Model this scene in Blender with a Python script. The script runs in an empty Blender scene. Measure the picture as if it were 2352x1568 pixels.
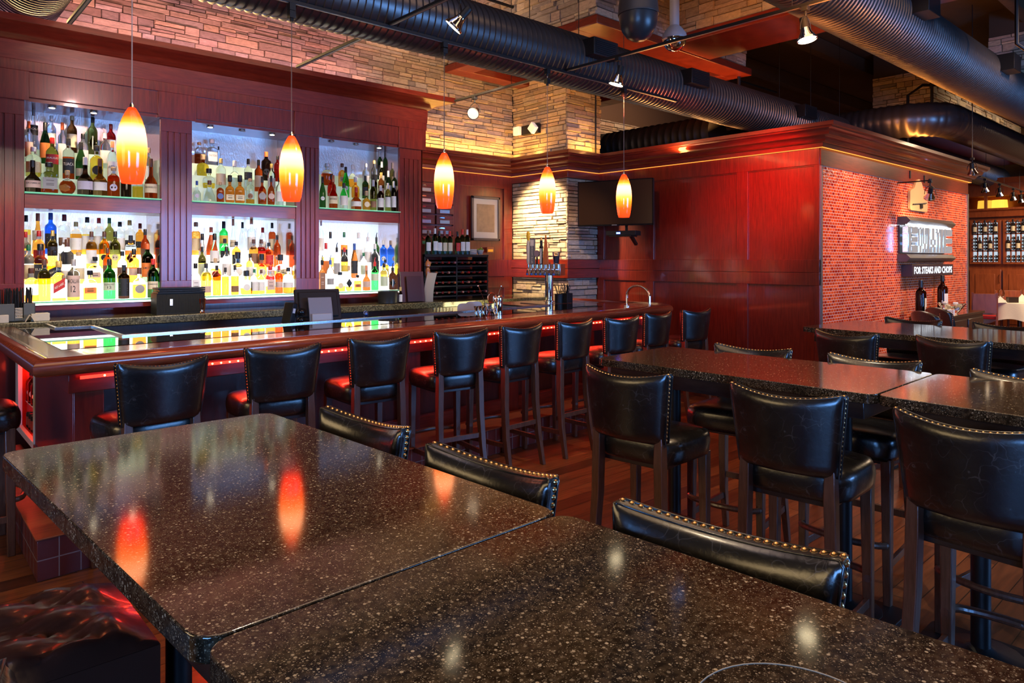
import bpy, math, random
from mathutils import Vector, Matrix
random.seed(7)
R=math.radians
C=bpy.context.scene.collection
SC=bpy.context.scene

# ---------------------------------------------------------------- camera, world, big lights, exposure
cd=bpy.data.cameras.new('camera'); cam=bpy.data.objects.new('camera',cd); C.objects.link(cam)
cd.sensor_width=36; cd.lens=1615/2352*36; cd.shift_y=-188/2352; cd.clip_start=.02; cd.clip_end=80
cam.location=(0,0,1.6); cam.rotation_euler=(R(90),0,R(47.94-90)); SC.camera=cam
W=bpy.data.worlds.new('world'); SC.world=W; W.use_nodes=True
W.node_tree.nodes['Background'].inputs[0].default_value=(.55,.5,.6,1)
W.node_tree.nodes['Background'].inputs[1].default_value=.055
vs=SC.view_settings; vs.view_transform='Standard'; vs.look='None'; vs.gamma=1; vs.exposure=0.45; vs.use_curve_mapping=False
try:
    SC.cycles.max_bounces=8; SC.cycles.transmission_bounces=8; SC.cycles.transparent_max_bounces=8
    SC.cycles.diffuse_bounces=3; SC.cycles.glossy_bounces=4; SC.cycles.sample_clamp_indirect=6; SC.cycles.sample_clamp_direct=0
    SC.cycles.use_denoising=True; SC.cycles.caustics_reflective=False; SC.cycles.caustics_refractive=False
    SC.cycles.blur_glossy=.5; SC.cycles.adaptive_threshold=.02
except Exception: pass

def lamp(name,kind,loc,energy,color,size=.1,size_y=None,aim=None,spot=None,blend=.5,spread=None):
    d=bpy.data.lights.new(name,kind); o=bpy.data.objects.new(name,d); C.objects.link(o)
    o.location=loc; d.energy=energy; d.color=color
    if kind=='AREA':
        d.size=size
        if size_y: d.shape='RECTANGLE'; d.size_y=size_y
        if spread: d.spread=R(spread)
    elif kind=='SPOT':
        d.spot_size=R(spot or 60); d.spot_blend=blend; d.shadow_soft_size=size
    else: d.shadow_soft_size=size
    if aim is not None:
        v=Vector(aim)-Vector(loc); o.rotation_euler=v.to_track_quat('-Z','Y').to_euler()
    return o
BLUE=(.16,.42,1); WARM=(1,.62,.30); AMB=(1,.46,.08); RED=(1,.02,.01)
# daylight through the street windows behind the camera
lamp('window_light','AREA',(6.2,-3.9,1.9),370,BLUE,4.2,1.7,aim=(4.6,3,1.0))
lamp('blue_top_fill','AREA',(2.0,3.0,5.1),14,(.4,.5,1),5,1.6,aim=(2.0,3.2,0))  # added blue fill below the ceiling, tints the duct tops
lamp('window_light_far','AREA',(-3.9,-2.3,1.9),330,BLUE,3.0,1.7,aim=(2,.2,1.2))
lamp('left_warm_fill','AREA',(-3.4,3.6,2.5),48,(1,.70,.34),2.6,1.4,aim=(1.5,1.5,1.0))  # added warm fill from the left, not daylight
# broad warm ambient fill added below the ceiling, no fixtures modelled
lamp('ambient_fill','AREA',(2.6,1.2,4.6),96,(1,.62,.34),5,4,aim=(2.6,1.3,0))
lamp('ambient_fill_dining','AREA',(15.6,1.0,4.3),330,(1,.72,.45),4,2.2,aim=(15.6,2.0,0))

# ---------------------------------------------------------------- mesh builder
class MB:
    def __init__(s): s.v=[];s.f=[];s.m=[];s.c=[];s.M=None;s.col=None
    def add(s,vs,fs,mi=0):
        b=len(s.v)
        if s.M is not None: vs=[s.M@Vector(p) for p in vs]
        s.v+= [tuple(p) for p in vs]
        for q in fs: s.f.append(tuple(b+i for i in q)); s.m.append(mi); s.c.append(s.col)
        return s
    def box(s,x0,y0,z0,x1,y1,z1,mi=0):
        x0,x1=min(x0,x1),max(x0,x1);y0,y1=min(y0,y1),max(y0,y1);z0,z1=min(z0,z1),max(z0,z1)
        return s.add([(x0,y0,z0),(x1,y0,z0),(x1,y1,z0),(x0,y1,z0),(x0,y0,z1),(x1,y0,z1),(x1,y1,z1),(x0,y1,z1)],
          [(3,2,1,0),(4,5,6,7),(0,1,5,4),(1,2,6,5),(2,3,7,6),(3,0,4,7)],mi)
    def cbox(s,c,d,mi=0):
        return s.box(c[0]-d[0]/2,c[1]-d[1]/2,c[2]-d[2]/2,c[0]+d[0]/2,c[1]+d[1]/2,c[2]+d[2]/2,mi)
    def prism(s,poly,z0,z1,mi=0):
        n=len(poly); a=sum(poly[i][0]*poly[(i+1)%n][1]-poly[(i+1)%n][0]*poly[i][1] for i in range(n))
        if a<0: poly=poly[::-1]
        vs=[(p[0],p[1],z0) for p in poly]+[(p[0],p[1],z1) for p in poly]
        return s.add(vs,[tuple(range(n))[::-1],tuple(range(n,2*n))]+[(i,(i+1)%n,n+(i+1)%n,n+i) for i in range(n)],mi)
    def lathe(s,pr,seg=20,c=(0,0,0),mi=0,sq=2,sy=1,cap=True):
        vs=[];fs=[];n=len(pr)
        for r,z in pr:
            for k in range(seg):
                a=2*math.pi*(k+.5)/seg; ca,sa=math.cos(a),math.sin(a)
                q=1 if sq==2 else (abs(ca)**sq+abs(sa)**sq)**(-1/sq)
                vs.append((c[0]+r*ca*q,c[1]+r*sa*q*sy,c[2]+z))
        for i in range(n-1):
            for k in range(seg):
                k2=(k+1)%seg; fs.append((i*seg+k,i*seg+k2,(i+1)*seg+k2,(i+1)*seg+k))
        if cap:
            fs.append(tuple(range(seg))[::-1]); fs.append(tuple(range((n-1)*seg,n*seg)))
        return s.add(vs,fs,mi)
    def cyl(s,a,b,r,seg=12,mi=0,r2=None):
        return s.tube([a,b],r,seg,mi,r2=r2)
    def tube(s,pts,r,seg=10,mi=0,r2=None,closed=False):
        pts=[Vector(p) for p in pts]; n=len(pts); vs=[];fs=[];prev=None
        for i,p in enumerate(pts):
            if closed: t=pts[(i+1)%n]-pts[i-1]
            else: t=pts[min(i+1,n-1)]-pts[max(i-1,0)]
            t.normalize()
            if prev is None:
                u=t.cross(Vector((0,0,1)))
                if u.length<.01: u=t.cross(Vector((0,1,0)))
            else: u=prev-t*prev.dot(t)
            u.normalize(); prev=u; w=t.cross(u)
            rr=r[i] if isinstance(r,(list,tuple)) else (r if r2 is None else r+(r2-r)*i/(n-1))
            for k in range(seg):
                a=2*math.pi*k/seg; vs.append(p+(u*math.cos(a)+w*math.sin(a))*rr)
        for i in range(n if closed else n-1):
            j=(i+1)%n
            for k in range(seg):
                k2=(k+1)%seg; fs.append((i*seg+k,j*seg+k,j*seg+k2,i*seg+k2))
        if not closed:
            fs.append(tuple(range(seg))); fs.append(tuple(range((n-1)*seg,n*seg))[::-1])
        return s.add(vs,fs,mi)
    def bar(s,a,b,w,h,mi=0,w2=None,h2=None):
        "rectangular bar from a to b; w across (horizontal), h the other way"
        a=Vector(a);b=Vector(b);t=(b-a).normalized();u=t.cross(Vector((0,0,1)))
        if u.length<.2: u=Vector((1,0,0))-t*t.x
        u.normalize();q=u.cross(t); vs=[]
        for p,ww,hh in((a,w,h),(b,w2 or w,h2 or h)):
            for i,j in((-1,-1),(1,-1),(1,1),(-1,1)): vs.append(p+u*i*ww/2+q*j*hh/2)
        return s.add(vs,[(0,1,2,3),(7,6,5,4),(0,4,5,1),(1,5,6,2),(2,6,7,3),(3,7,4,0)],mi)
    def sphere(s,c,r,seg=12,rings=8,mi=0,sz=1,a0=-90,a1=90):
        pr=[]
        for i in range(rings+1):
            a=R(a0+(a1-a0)*i/rings); pr.append((max(r*math.cos(a),1e-4),r*math.sin(a)*sz))
        return s.lathe(pr,seg,c,mi)
    def sweep(s,path,prof,mi=0,closed=False):
        "profile (out,z) swept on an XY path, out = to the right of travel, mitred"
        n=len(path); P=[Vector(p[:2]) for p in path]; nr=[]
        for i in range(n):
            d0=(P[i]-P[i-1]) if (i>0 or closed) else None; d1=(P[(i+1)%n]-P[i]) if (i<n-1 or closed) else None
            if d0 is None: d0=d1
            if d1 is None: d1=d0
            a=Vector((d0.y,-d0.x)).normalized(); b=Vector((d1.y,-d1.x)).normalized(); q=(a+b).normalized(); nr.append(q/max(q.dot(a),.2))
        m=len(prof); vs=[(P[i].x+nr[i].x*o,P[i].y+nr[i].y*o,z) for i in range(n) for o,z in prof]; fs=[]
        for i in range(n if closed else n-1):
            j=(i+1)%n
            for k in range(m): k2=(k+1)%m; fs.append((i*m+k,i*m+k2,j*m+k2,j*m+k))
        if not closed: fs+=[tuple(range(m))[::-1],tuple(range((n-1)*m,n*m))]
        return s.add(vs,fs,mi)
    def build(s,name,mats,parent=None,bevel=0,ang=32,flat=False,loc=None,seg=2):
        me=bpy.data.meshes.new(name); me.from_pydata(s.v,[],s.f); me.polygons.foreach_set('material_index',s.m)
        if not isinstance(mats,(list,tuple)): mats=[mats]
        for q in mats: me.materials.append(q)
        if any(c is not None for c in s.c):
            at=me.color_attributes.new('Col','FLOAT_COLOR','CORNER'); d=[]
            for p,c in zip(me.polygons,s.c): d+= list(c or (1,1,1,1))*p.loop_total
            at.data.foreach_set('color',d)
        import bmesh
        bm=bmesh.new(); bm.from_mesh(me); bmesh.ops.recalc_face_normals(bm,faces=bm.faces); bm.to_mesh(me); bm.free()
        if not flat:
            me.polygons.foreach_set('use_smooth',[True]*len(me.polygons))
            try: me.set_sharp_from_angle(angle=R(ang))
            except Exception: pass
        o=bpy.data.objects.new(name,me); C.objects.link(o)
        if parent: o.parent=parent
        if loc: o.location=loc
        if bevel:
            b=o.modifiers.new('bevel','BEVEL'); b.width=bevel; b.segments=seg; b.limit_method='ANGLE'; b.angle_limit=R(40); b.use_clamp_overlap=True; b.harden_normals=False
        return o
def thing(name,label,cat,loc=(0,0,0),rz=0,group=None,scale=None):
    o=bpy.data.objects.new(name,None); C.objects.link(o); o.empty_display_size=.1
    o.location=loc; o.rotation_euler=(0,0,rz); o['label']=label; o['category']=cat
    if group: o['group']=group
    if scale: o.scale=scale
    return o
def tag(o,label,cat,group=None,kind=None):
    o['label']=label; o['category']=cat
    if group: o['group']=group
    if kind: o['kind']=kind
    return o
def struct(o,label=None):
    o['kind']='structure'
    if label: o['label']=label
    return o
def dup(root,loc,rz,label,group=None,scale=None):
    r=root.copy(); C.objects.link(r); r.location=loc; r.rotation_euler=(0,0,rz); r['label']=label
    if group: r['group']=group
    if scale: r.scale=scale
    for ch in list(root.children):
        c=ch.copy(); C.objects.link(c); c.parent=r
        for g in list(ch.children):
            d=g.copy(); C.objects.link(d); d.parent=c
    return r
def rpoly(pts,r,n=5):
    out=[];N=len(pts)
    for i in range(N):
        p=Vector(pts[i]);a=(Vector(pts[i-1])-p).normalized();b=(Vector(pts[(i+1)%N])-p).normalized()
        for k in range(n+1):
            t=k/n; q=p+a*r*(1-t)**2+b*r*t**2; out.append((q.x,q.y))
    return out
_txt={}
def text_tris(s,font_size=1,bold=0):
    k=(s,bold)
    if k not in _txt:
        cu=bpy.data.curves.new('t','FONT'); cu.body=s; cu.size=1; cu.align_x='CENTER'; cu.align_y='CENTER'; cu.resolution_u=2; cu.offset=bold
        o=bpy.data.objects.new('t',cu); C.objects.link(o); dg=bpy.context.evaluated_depsgraph_get(); dg.update()
        me=bpy.data.meshes.new_from_object(o.evaluated_get(dg)); vs=[tuple(v.co) for v in me.vertices]; fs=[tuple(p.vertices) for p in me.polygons]
        bpy.data.objects.remove(o); bpy.data.curves.remove(cu); bpy.data.meshes.remove(me); _txt[k]=(vs,fs)
    return _txt[k]
def put_text(mb,s,w,h,fn,mi,bold=0):
    "text scaled to w x h, placed by fn(x,z)->3d"
    vs,fs=text_tris(s,bold=bold)
    if not vs: return
    xs=[v[0] for v in vs]; ys=[v[1] for v in vs]; cx=(min(xs)+max(xs))/2; cy=(min(ys)+max(ys))/2
    sx=w/max(max(xs)-min(xs),1e-3); sy=h/max(max(ys)-min(ys),1e-3)
    mb.add([fn((x-cx)*sx,(y-cy)*sy) for x,y,_ in vs],fs,mi)

# ---------------------------------------------------------------- materials
def nm(name):
    m=bpy.data.materials.new(name); m.use_nodes=True; nt=m.node_tree; return m,nt,nt.nodes['Principled BSDF']
def mat(name,col,rough=.5,metal=0,bump=None,var=0,coat=0,em=None,ems=0,trans=0,ior=1.45,vscale=8,spec=.5,aniso=0):
    m,nt,b=nm(name); I=b.inputs
    I['Base Color'].default_value=(*col,1); I['Roughness'].default_value=rough; I['Metallic'].default_value=metal
    I['IOR'].default_value=ior; I['Specular IOR Level'].default_value=spec
    if coat: I['Coat Weight'].default_value=coat; I['Coat Roughness'].default_value=.06
    if trans: I['Transmission Weight'].default_value=trans
    if em: I['Emission Color'].default_value=(*em,1); I['Emission Strength'].default_value=ems
    L=nt.links; N=nt.nodes
    if bump or var:
        tc=N.new('ShaderNodeTexCoord')
    if var:
        n=N.new('ShaderNodeTexNoise'); n.inputs['Scale'].default_value=vscale; n.inputs['Detail'].default_value=4; L.new(tc.outputs['Object'],n.inputs['Vector'])
        mx=N.new('ShaderNodeMix'); mx.data_type='RGBA'; mx.inputs[6].default_value=(*[c*(1-var) for c in col],1); mx.inputs[7].default_value=(*[min(c*(1+var),1) for c in col],1)
        L.new(n.outputs['Fac'],mx.inputs[0]); L.new(mx.outputs[2],I['Base Color'])
    if bump:
        n=N.new('ShaderNodeTexNoise'); n.inputs['Scale'].default_value=bump[0]; n.inputs['Detail'].default_value=5; L.new(tc.outputs['Object'],n.inputs['Vector'])
        bp=N.new('ShaderNodeBump'); bp.inputs['Strength'].default_value=bump[1]; bp.inputs['Distance'].default_value=bump[2] if len(bump)>2 else .01
        L.new(n.outputs['Fac'],bp.inputs['Height']); L.new(bp.outputs['Normal'],I['Normal'])
    return m
def wood(name,c1,c2,rough,scale,coat=0,bump=.15,rs=6.):
    m,nt,b=nm(name); N=nt.nodes; L=nt.links
    tc=N.new('ShaderNodeTexCoord'); mp=N.new('ShaderNodeMapping'); mp.inputs['Scale'].default_value=scale
    L.new(tc.outputs['Object'],mp.inputs['Vector'])
    n=N.new('ShaderNodeTexNoise'); n.inputs['Scale'].default_value=rs; n.inputs['Detail'].default_value=8; n.inputs['Roughness'].default_value=.65; L.new(mp.outputs['Vector'],n.inputs['Vector'])
    cr=N.new('ShaderNodeValToRGB'); cr.color_ramp.elements[0].position=.3; cr.color_ramp.elements[1].position=.72
    cr.color_ramp.elements[0].color=(*c1,1); cr.color_ramp.elements[1].color=(*c2,1)
    L.new(n.outputs['Fac'],cr.inputs[0]); L.new(cr.outputs[0],b.inputs['Base Color'])
    b.inputs['Roughness'].default_value=rough
    if coat: b.inputs['Coat Weight'].default_value=coat; b.inputs['Coat Roughness'].default_value=.08
    bp=N.new('ShaderNodeBump'); bp.inputs['Strength'].default_value=bump; bp.inputs['Distance'].default_value=.002
    L.new(n.outputs['Fac'],bp.inputs['Height']); L.new(bp.outputs['Normal'],b.inputs['Normal'])
    return m
MAH1,MAH2=(.095,.008,.005),(.23,.024,.011)
wood_v=wood('mahogany_upright_grain',MAH1,MAH2,.30,(9,9,.7),coat=.35)
wood_h=wood('mahogany_long_grain',MAH1,MAH2,.30,(.8,1,9),coat=.35)
wood_trim=wood('mahogany_moulding',(.12,.012,.006),(.24,.032,.014),.28,(1,1,10),coat=.4,bump=.03)
wood_bar=wood('polished_bar_wood',(.17,.03,.012),(.36,.075,.026),.20,(1.2,9,9),coat=.9,bump=.05)
wood_dark=wood('dark_bar_panel',(.035,.007,.005),(.08,.014,.009),.32,(7,7,.8),coat=.3)
wood_leg=wood('chair_leg_wood',(.06,.026,.016),(.15,.07,.045),.35,(14,14,1.5),coat=.3)
wood_warm=wood('cherry_cabinet_wood',(.22,.045,.012),(.38,.09,.025),.35,(4,4,.6),coat=.3)
wood_console=wood('espresso_wood',(.02,.011,.01),(.045,.025,.02),.3,(2,2,8),coat=.4)

def m_floor():
    m,nt,b=nm('plank_floor'); N=nt.nodes; L=nt.links
    tc=N.new('ShaderNodeTexCoord'); mp=N.new('ShaderNodeMapping'); mp.inputs['Rotation'].default_value=(0,0,0); L.new(tc.outputs['Object'],mp.inputs['Vector'])
    br=N.new('ShaderNodeTexBrick'); br.inputs['Scale'].default_value=1; br.inputs['Brick Width'].default_value=1.2; br.inputs['Row Height'].default_value=.13; br.inputs['Mortar Size'].default_value=.0025
    br.inputs['Color1'].default_value=(.085,.026,.009,1); br.inputs['Color2'].default_value=(.25,.085,.026,1); br.inputs['Mortar'].default_value=(.02,.008,.004,1); br.offset=.37
    L.new(mp.outputs['Vector'],br.inputs['Vector'])
    m2=N.new('ShaderNodeMapping'); m2.inputs['Scale'].default_value=(1.2,14,1); L.new(tc.outputs['Object'],m2.inputs['Vector'])
    n=N.new('ShaderNodeTexNoise'); n.inputs['Scale'].default_value=3; n.inputs['Detail'].default_value=9; L.new(m2.outputs['Vector'],n.inputs['Vector'])
    mx=N.new('ShaderNodeMix'); mx.data_type='RGBA'; mx.blend_type='MULTIPLY'; mx.inputs[0].default_value=.75
    cr=N.new('ShaderNodeValToRGB'); cr.color_ramp.elements[0].position=.3; cr.color_ramp.elements[0].color=(.3,.25,.22,1); cr.color_ramp.elements[1].position=.7; cr.color_ramp.elements[1].color=(1.2,1.1,1,1)
    L.new(n.outputs['Fac'],cr.inputs[0]); L.new(br.outputs['Color'],mx.inputs[6]); L.new(cr.outputs[0],mx.inputs[7]); L.new(mx.outputs[2],b.inputs['Base Color'])
    b.inputs['Roughness'].default_value=.34
    bp=N.new('ShaderNodeBump'); bp.inputs['Strength'].default_value=.25; bp.inputs['Distance'].default_value=.003; L.new(br.outputs['Fac'],bp.inputs['Height']); bp.invert=True
    L.new(bp.outputs['Normal'],b.inputs['Normal']); return m
floor_m=m_floor()
def m_granite(name,base,fleck,rough,sc=1.,amt=.5,blot=(.05,.03,.02)):
    m,nt,b=nm(name); N=nt.nodes; L=nt.links
    tc=N.new('ShaderNodeTexCoord'); cur=None
    prev=N.new('ShaderNodeRGB'); prev.outputs[0].default_value=(*base,1); out=prev.outputs[0]
    nz=N.new('ShaderNodeTexNoise'); nz.inputs['Scale'].default_value=90*sc; nz.inputs['Detail'].default_value=3; L.new(tc.outputs['Object'],nz.inputs['Vector'])
    r0=N.new('ShaderNodeValToRGB'); r0.color_ramp.elements[0].position=.42; r0.color_ramp.elements[0].color=(*[c*.55 for c in base],1); r0.color_ramp.elements[1].position=.66; r0.color_ramp.elements[1].color=(*[c*2.3 for c in base],1)
    L.new(nz.outputs['Fac'],r0.inputs[0]); out=r0.outputs[0]
    for scale,thr,keep,c in((105*sc,.22,.60,fleck),(215*sc,.26,.50,[x*.75 for x in fleck]),(420*sc,.28,.5,[x*.5 for x in fleck])):
        vo=N.new('ShaderNodeTexVoronoi'); vo.inputs['Scale'].default_value=scale; L.new(tc.outputs['Object'],vo.inputs['Vector'])
        lt=N.new('ShaderNodeMapRange'); lt.inputs[1].default_value=thr; lt.inputs[2].default_value=thr+.09; lt.inputs[3].default_value=1; lt.inputs[4].default_value=0
        L.new(vo.outputs['Distance'],lt.inputs[0])
        sep=N.new('ShaderNodeSeparateColor'); L.new(vo.outputs['Color'],sep.inputs[0])
        gt=N.new('ShaderNodeMapRange'); gt.inputs[1].default_value=keep; gt.inputs[2].default_value=1; gt.inputs[3].default_value=0; gt.inputs[4].default_value=1; L.new(sep.outputs[0],gt.inputs[0])
        mu=N.new('ShaderNodeMath'); mu.operation='MULTIPLY'; L.new(lt.outputs[0],mu.inputs[0]); L.new(gt.outputs[0],mu.inputs[1])
        mx=N.new('ShaderNodeMix'); mx.data_type='RGBA'; L.new(mu.outputs[0],mx.inputs[0]); L.new(out,mx.inputs[6]); mx.inputs[7].default_value=(*c,1); out=mx.outputs[2]
    L.new(out,b.inputs['Base Color']); b.inputs['Roughness'].default_value=rough; b.inputs['IOR'].default_value=1.7
    return m
granite=m_granite('speckled_quartz',(.026,.018,.010),(.50,.41,.27),.085)
granite_green=m_granite('green_black_granite',(.10,.09,.045),(.42,.39,.2),.12,sc=.8)
black_glass=mat('polished_black_inlay',(.012,.008,.008),.02,ior=2.2,spec=.8)

def m_leather():
    m,nt,b=nm('black_leather'); N=nt.nodes; L=nt.links
    tc=N.new('ShaderNodeTexCoord')
    n=N.new('ShaderNodeTexNoise'); n.inputs['Scale'].default_value=9; n.inputs['Detail'].default_value=6; L.new(tc.outputs['Object'],n.inputs['Vector'])
    cr=N.new('ShaderNodeValToRGB'); cr.color_ramp.elements[0].color=(.004,.0035,.0035,1); cr.color_ramp.elements[1].color=(.013,.011,.009,1); cr.color_ramp.elements[0].position=.35; cr.color_ramp.elements[1].position=.7
    L.new(n.outputs['Fac'],cr.inputs[0])
    # fine scratches and cracks in the hide
    n2=N.new('ShaderNodeTexNoise'); n2.inputs['Scale'].default_value=6; n2.inputs['Detail'].default_value=3; L.new(tc.outputs['Object'],n2.inputs['Vector'])
    ad=N.new('ShaderNodeMix'); ad.data_type='RGBA'; ad.inputs[0].default_value=.35; L.new(tc.outputs['Object'],ad.inputs[6]); L.new(n2.outputs['Color'],ad.inputs[7])
    vo=N.new('ShaderNodeTexVoronoi'); vo.feature='DISTANCE_TO_EDGE'; vo.inputs['Scale'].default_value=16; L.new(ad.outputs[2],vo.inputs['Vector'])
    ln=N.new('ShaderNodeMapRange'); ln.inputs[1].default_value=0; ln.inputs[2].default_value=.025; ln.inputs[3].default_value=1; ln.inputs[4].default_value=0; L.new(vo.outputs['Distance'],ln.inputs[0])
    mk=N.new('ShaderNodeMath'); mk.operation='MULTIPLY'; L.new(ln.outputs[0],mk.inputs[0])
    mr=N.new('ShaderNodeMapRange'); mr.inputs[1].default_value=.42; mr.inputs[2].default_value=.66; mr.inputs[3].default_value=0; mr.inputs[4].default_value=.7; L.new(n.outputs['Fac'],mr.inputs[0]); L.new(mr.outputs[0],mk.inputs[1])
    mx=N.new('ShaderNodeMix'); mx.data_type='RGBA'; L.new(mk.outputs[0],mx.inputs[0]); L.new(cr.outputs[0],mx.inputs[6]); mx.inputs[7].default_value=(.10,.09,.085,1)
    L.new(mx.outputs[2],b.inputs['Base Color'])
    b.inputs['Roughness'].default_value=.30; b.inputs['Coat Weight'].default_value=.6; b.inputs['Coat Roughness'].default_value=.2
    n3=N.new('ShaderNodeTexNoise'); n3.inputs['Scale'].default_value=60; n3.inputs['Detail'].default_value=4; L.new(tc.outputs['Object'],n3.inputs['Vector'])
    bp=N.new('ShaderNodeBump'); bp.inputs['Strength'].default_value=.25; bp.inputs['Distance'].default_value=.004; L.new(n3.outputs['Fac'],bp.inputs['Height'])
    L.new(bp.outputs['Normal'],b.inputs['Normal']); return m
leather=m_leather()
leather_tuft=mat('oxblood_tufted_leather',(.05,.018,.012),.28,bump=(14,.2,.01),coat=.3)
def m_stone():
    m,nt,b=nm('ledger_stone'); N=nt.nodes; L=nt.links
    at=N.new('ShaderNodeAttribute'); at.attribute_name='Col'; tc=N.new('ShaderNodeTexCoord')
    mp=N.new('ShaderNodeMapping'); mp.inputs['Scale'].default_value=(1,1,2.5); L.new(tc.outputs['Object'],mp.inputs['Vector'])
    n=N.new('ShaderNodeTexNoise'); n.inputs['Scale'].default_value=16; n.inputs['Detail'].default_value=8; n.inputs['Roughness'].default_value=.7; L.new(mp.outputs['Vector'],n.inputs['Vector'])
    cr=N.new('ShaderNodeValToRGB'); cr.color_ramp.elements[0].position=.25; cr.color_ramp.elements[0].color=(.55,.55,.55,1); cr.color_ramp.elements[1].position=.75; cr.color_ramp.elements[1].color=(1.15,1.15,1.15,1)
    L.new(n.outputs['Fac'],cr.inputs[0])
    mx=N.new('ShaderNodeMix'); mx.data_type='RGBA'; mx.blend_type='MULTIPLY'; mx.inputs[0].default_value=1; L.new(at.outputs['Color'],mx.inputs[6]); L.new(cr.outputs[0],mx.inputs[7]); L.new(mx.outputs[2],b.inputs['Base Color'])
    b.inputs['Roughness'].default_value=.75
    bp=N.new('ShaderNodeBump'); bp.inputs['Strength'].default_value=.7; bp.inputs['Distance'].default_value=.02; L.new(n.outputs['Fac'],bp.inputs['Height']); L.new(bp.outputs['Normal'],b.inputs['Normal']); return m
stone_m=m_stone(); mortar=mat('dark_joint',(.05,.035,.025),.9)
def m_mosaic():
    m,nt,b=nm('red_glass_mosaic'); N=nt.nodes; L=nt.links
    tc=N.new('ShaderNodeTexCoord'); mp=N.new('ShaderNodeMapping'); mp.inputs['Rotation'].default_value=(R(90),0,0); L.new(tc.outputs['Object'],mp.inputs['Vector'])
    br=N.new('ShaderNodeTexBrick'); br.inputs['Scale'].default_value=1; br.inputs['Brick Width'].default_value=.066; br.inputs['Row Height'].default_value=.033; br.inputs['Mortar Size'].default_value=.0024; br.inputs['Mortar Smooth'].default_value=.2; br.inputs['Bias'].default_value=0
    br.inputs['Color1'].default_value=(.28,.006,.003,1); br.inputs['Color2'].default_value=(.74,.085,.014,1); br.inputs['Mortar'].default_value=(.85,.62,.48,1)
    L.new(mp.outputs['Vector'],br.inputs['Vector']); L.new(br.outputs['Color'],b.inputs['Base Color'])
    b.inputs['Roughness'].default_value=.16
    n=N.new('ShaderNodeTexNoise'); n.inputs['Scale'].default_value=28; n.inputs['Detail'].default_value=2; L.new(tc.outputs['Object'],n.inputs['Vector'])
    ma=N.new('ShaderNodeMath'); ma.operation='MULTIPLY_ADD'; ma.inputs[1].default_value=-1.2; L.new(br.outputs['Fac'],ma.inputs[0]); L.new(n.outputs['Fac'],ma.inputs[2])
    bp=N.new('ShaderNodeBump'); bp.inputs['Strength'].default_value=.9; bp.inputs['Distance'].default_value=.005; L.new(ma.outputs[0],bp.inputs['Height']); L.new(bp.outputs['Normal'],b.inputs['Normal']); return m
mosaic=m_mosaic()
def m_quarry():
    m,nt,b=nm('maroon_tile'); N=nt.nodes; L=nt.links
    tc=N.new('ShaderNodeTexCoord'); sp=N.new('ShaderNodeSeparateXYZ'); L.new(tc.outputs['Object'],sp.inputs[0])
    ad=N.new('ShaderNodeMath'); ad.operation='ADD'; L.new(sp.outputs[0],ad.inputs[0]); L.new(sp.outputs[1],ad.inputs[1])
    cb=N.new('ShaderNodeCombineXYZ'); L.new(ad.outputs[0],cb.inputs[0]); L.new(sp.outputs[2],cb.inputs[1])
    br=N.new('ShaderNodeTexBrick'); br.offset=0; br.inputs['Scale'].default_value=1; br.inputs['Brick Width'].default_value=.104; br.inputs['Row Height'].default_value=.104; br.inputs['Mortar Size'].default_value=.003
    br.inputs['Color1'].default_value=(.10,.022,.022,1); br.inputs['Color2'].default_value=(.15,.03,.03,1); br.inputs['Mortar'].default_value=(.22,.2,.22,1)
    L.new(cb.outputs[0],br.inputs['Vector']); L.new(br.outputs['Color'],b.inputs['Base Color']); b.inputs['Roughness'].default_value=.3
    bp=N.new('ShaderNodeBump'); bp.inputs['Strength'].default_value=.4; bp.inputs['Distance'].default_value=.003; bp.invert=True; L.new(br.outputs['Fac'],bp.inputs['Height']); L.new(bp.outputs['Normal'],b.inputs['Normal']); return m
quarry=m_quarry()
def m_pendant():
    m,nt,b=nm('flame_glass_shade'); N=nt.nodes; L=nt.links
    tc=N.new('ShaderNodeTexCoord'); sp=N.new('ShaderNodeSeparateXYZ'); L.new(tc.outputs['Object'],sp.inputs[0])
    mr=N.new('ShaderNodeMapRange'); mr.inputs[1].default_value=0; mr.inputs[2].default_value=.46; L.new(sp.outputs[2],mr.inputs[0])
    cr=N.new('ShaderNodeValToRGB'); e=cr.color_ramp.elements; e[0].position=0; e[0].color=(.80,.013,.002,1); e[1].position=1; e[1].color=(.55,.008,.0015,1)
    for p,c in((.20,(.85,.028,.002,1)),(.36,(.90,.10,.004,1)),(.46,(.92,.19,.03,1)),(.55,(1.,.34,.13,1)),(.70,(1.,.42,.19,1)),(.79,(.9,.14,.01,1)),(.88,(.8,.03,.002,1))):
        q=e.new(p); q.color=c
    L.new(mr.outputs[0],cr.inputs[0]); L.new(cr.outputs[0],b.inputs['Emission Color']); b.inputs['Emission Strength'].default_value=4.2
    b.inputs['Base Color'].default_value=(.35,.05,.01,1); b.inputs['Roughness'].default_value=.08; return m
pend_m=m_pendant()
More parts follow.
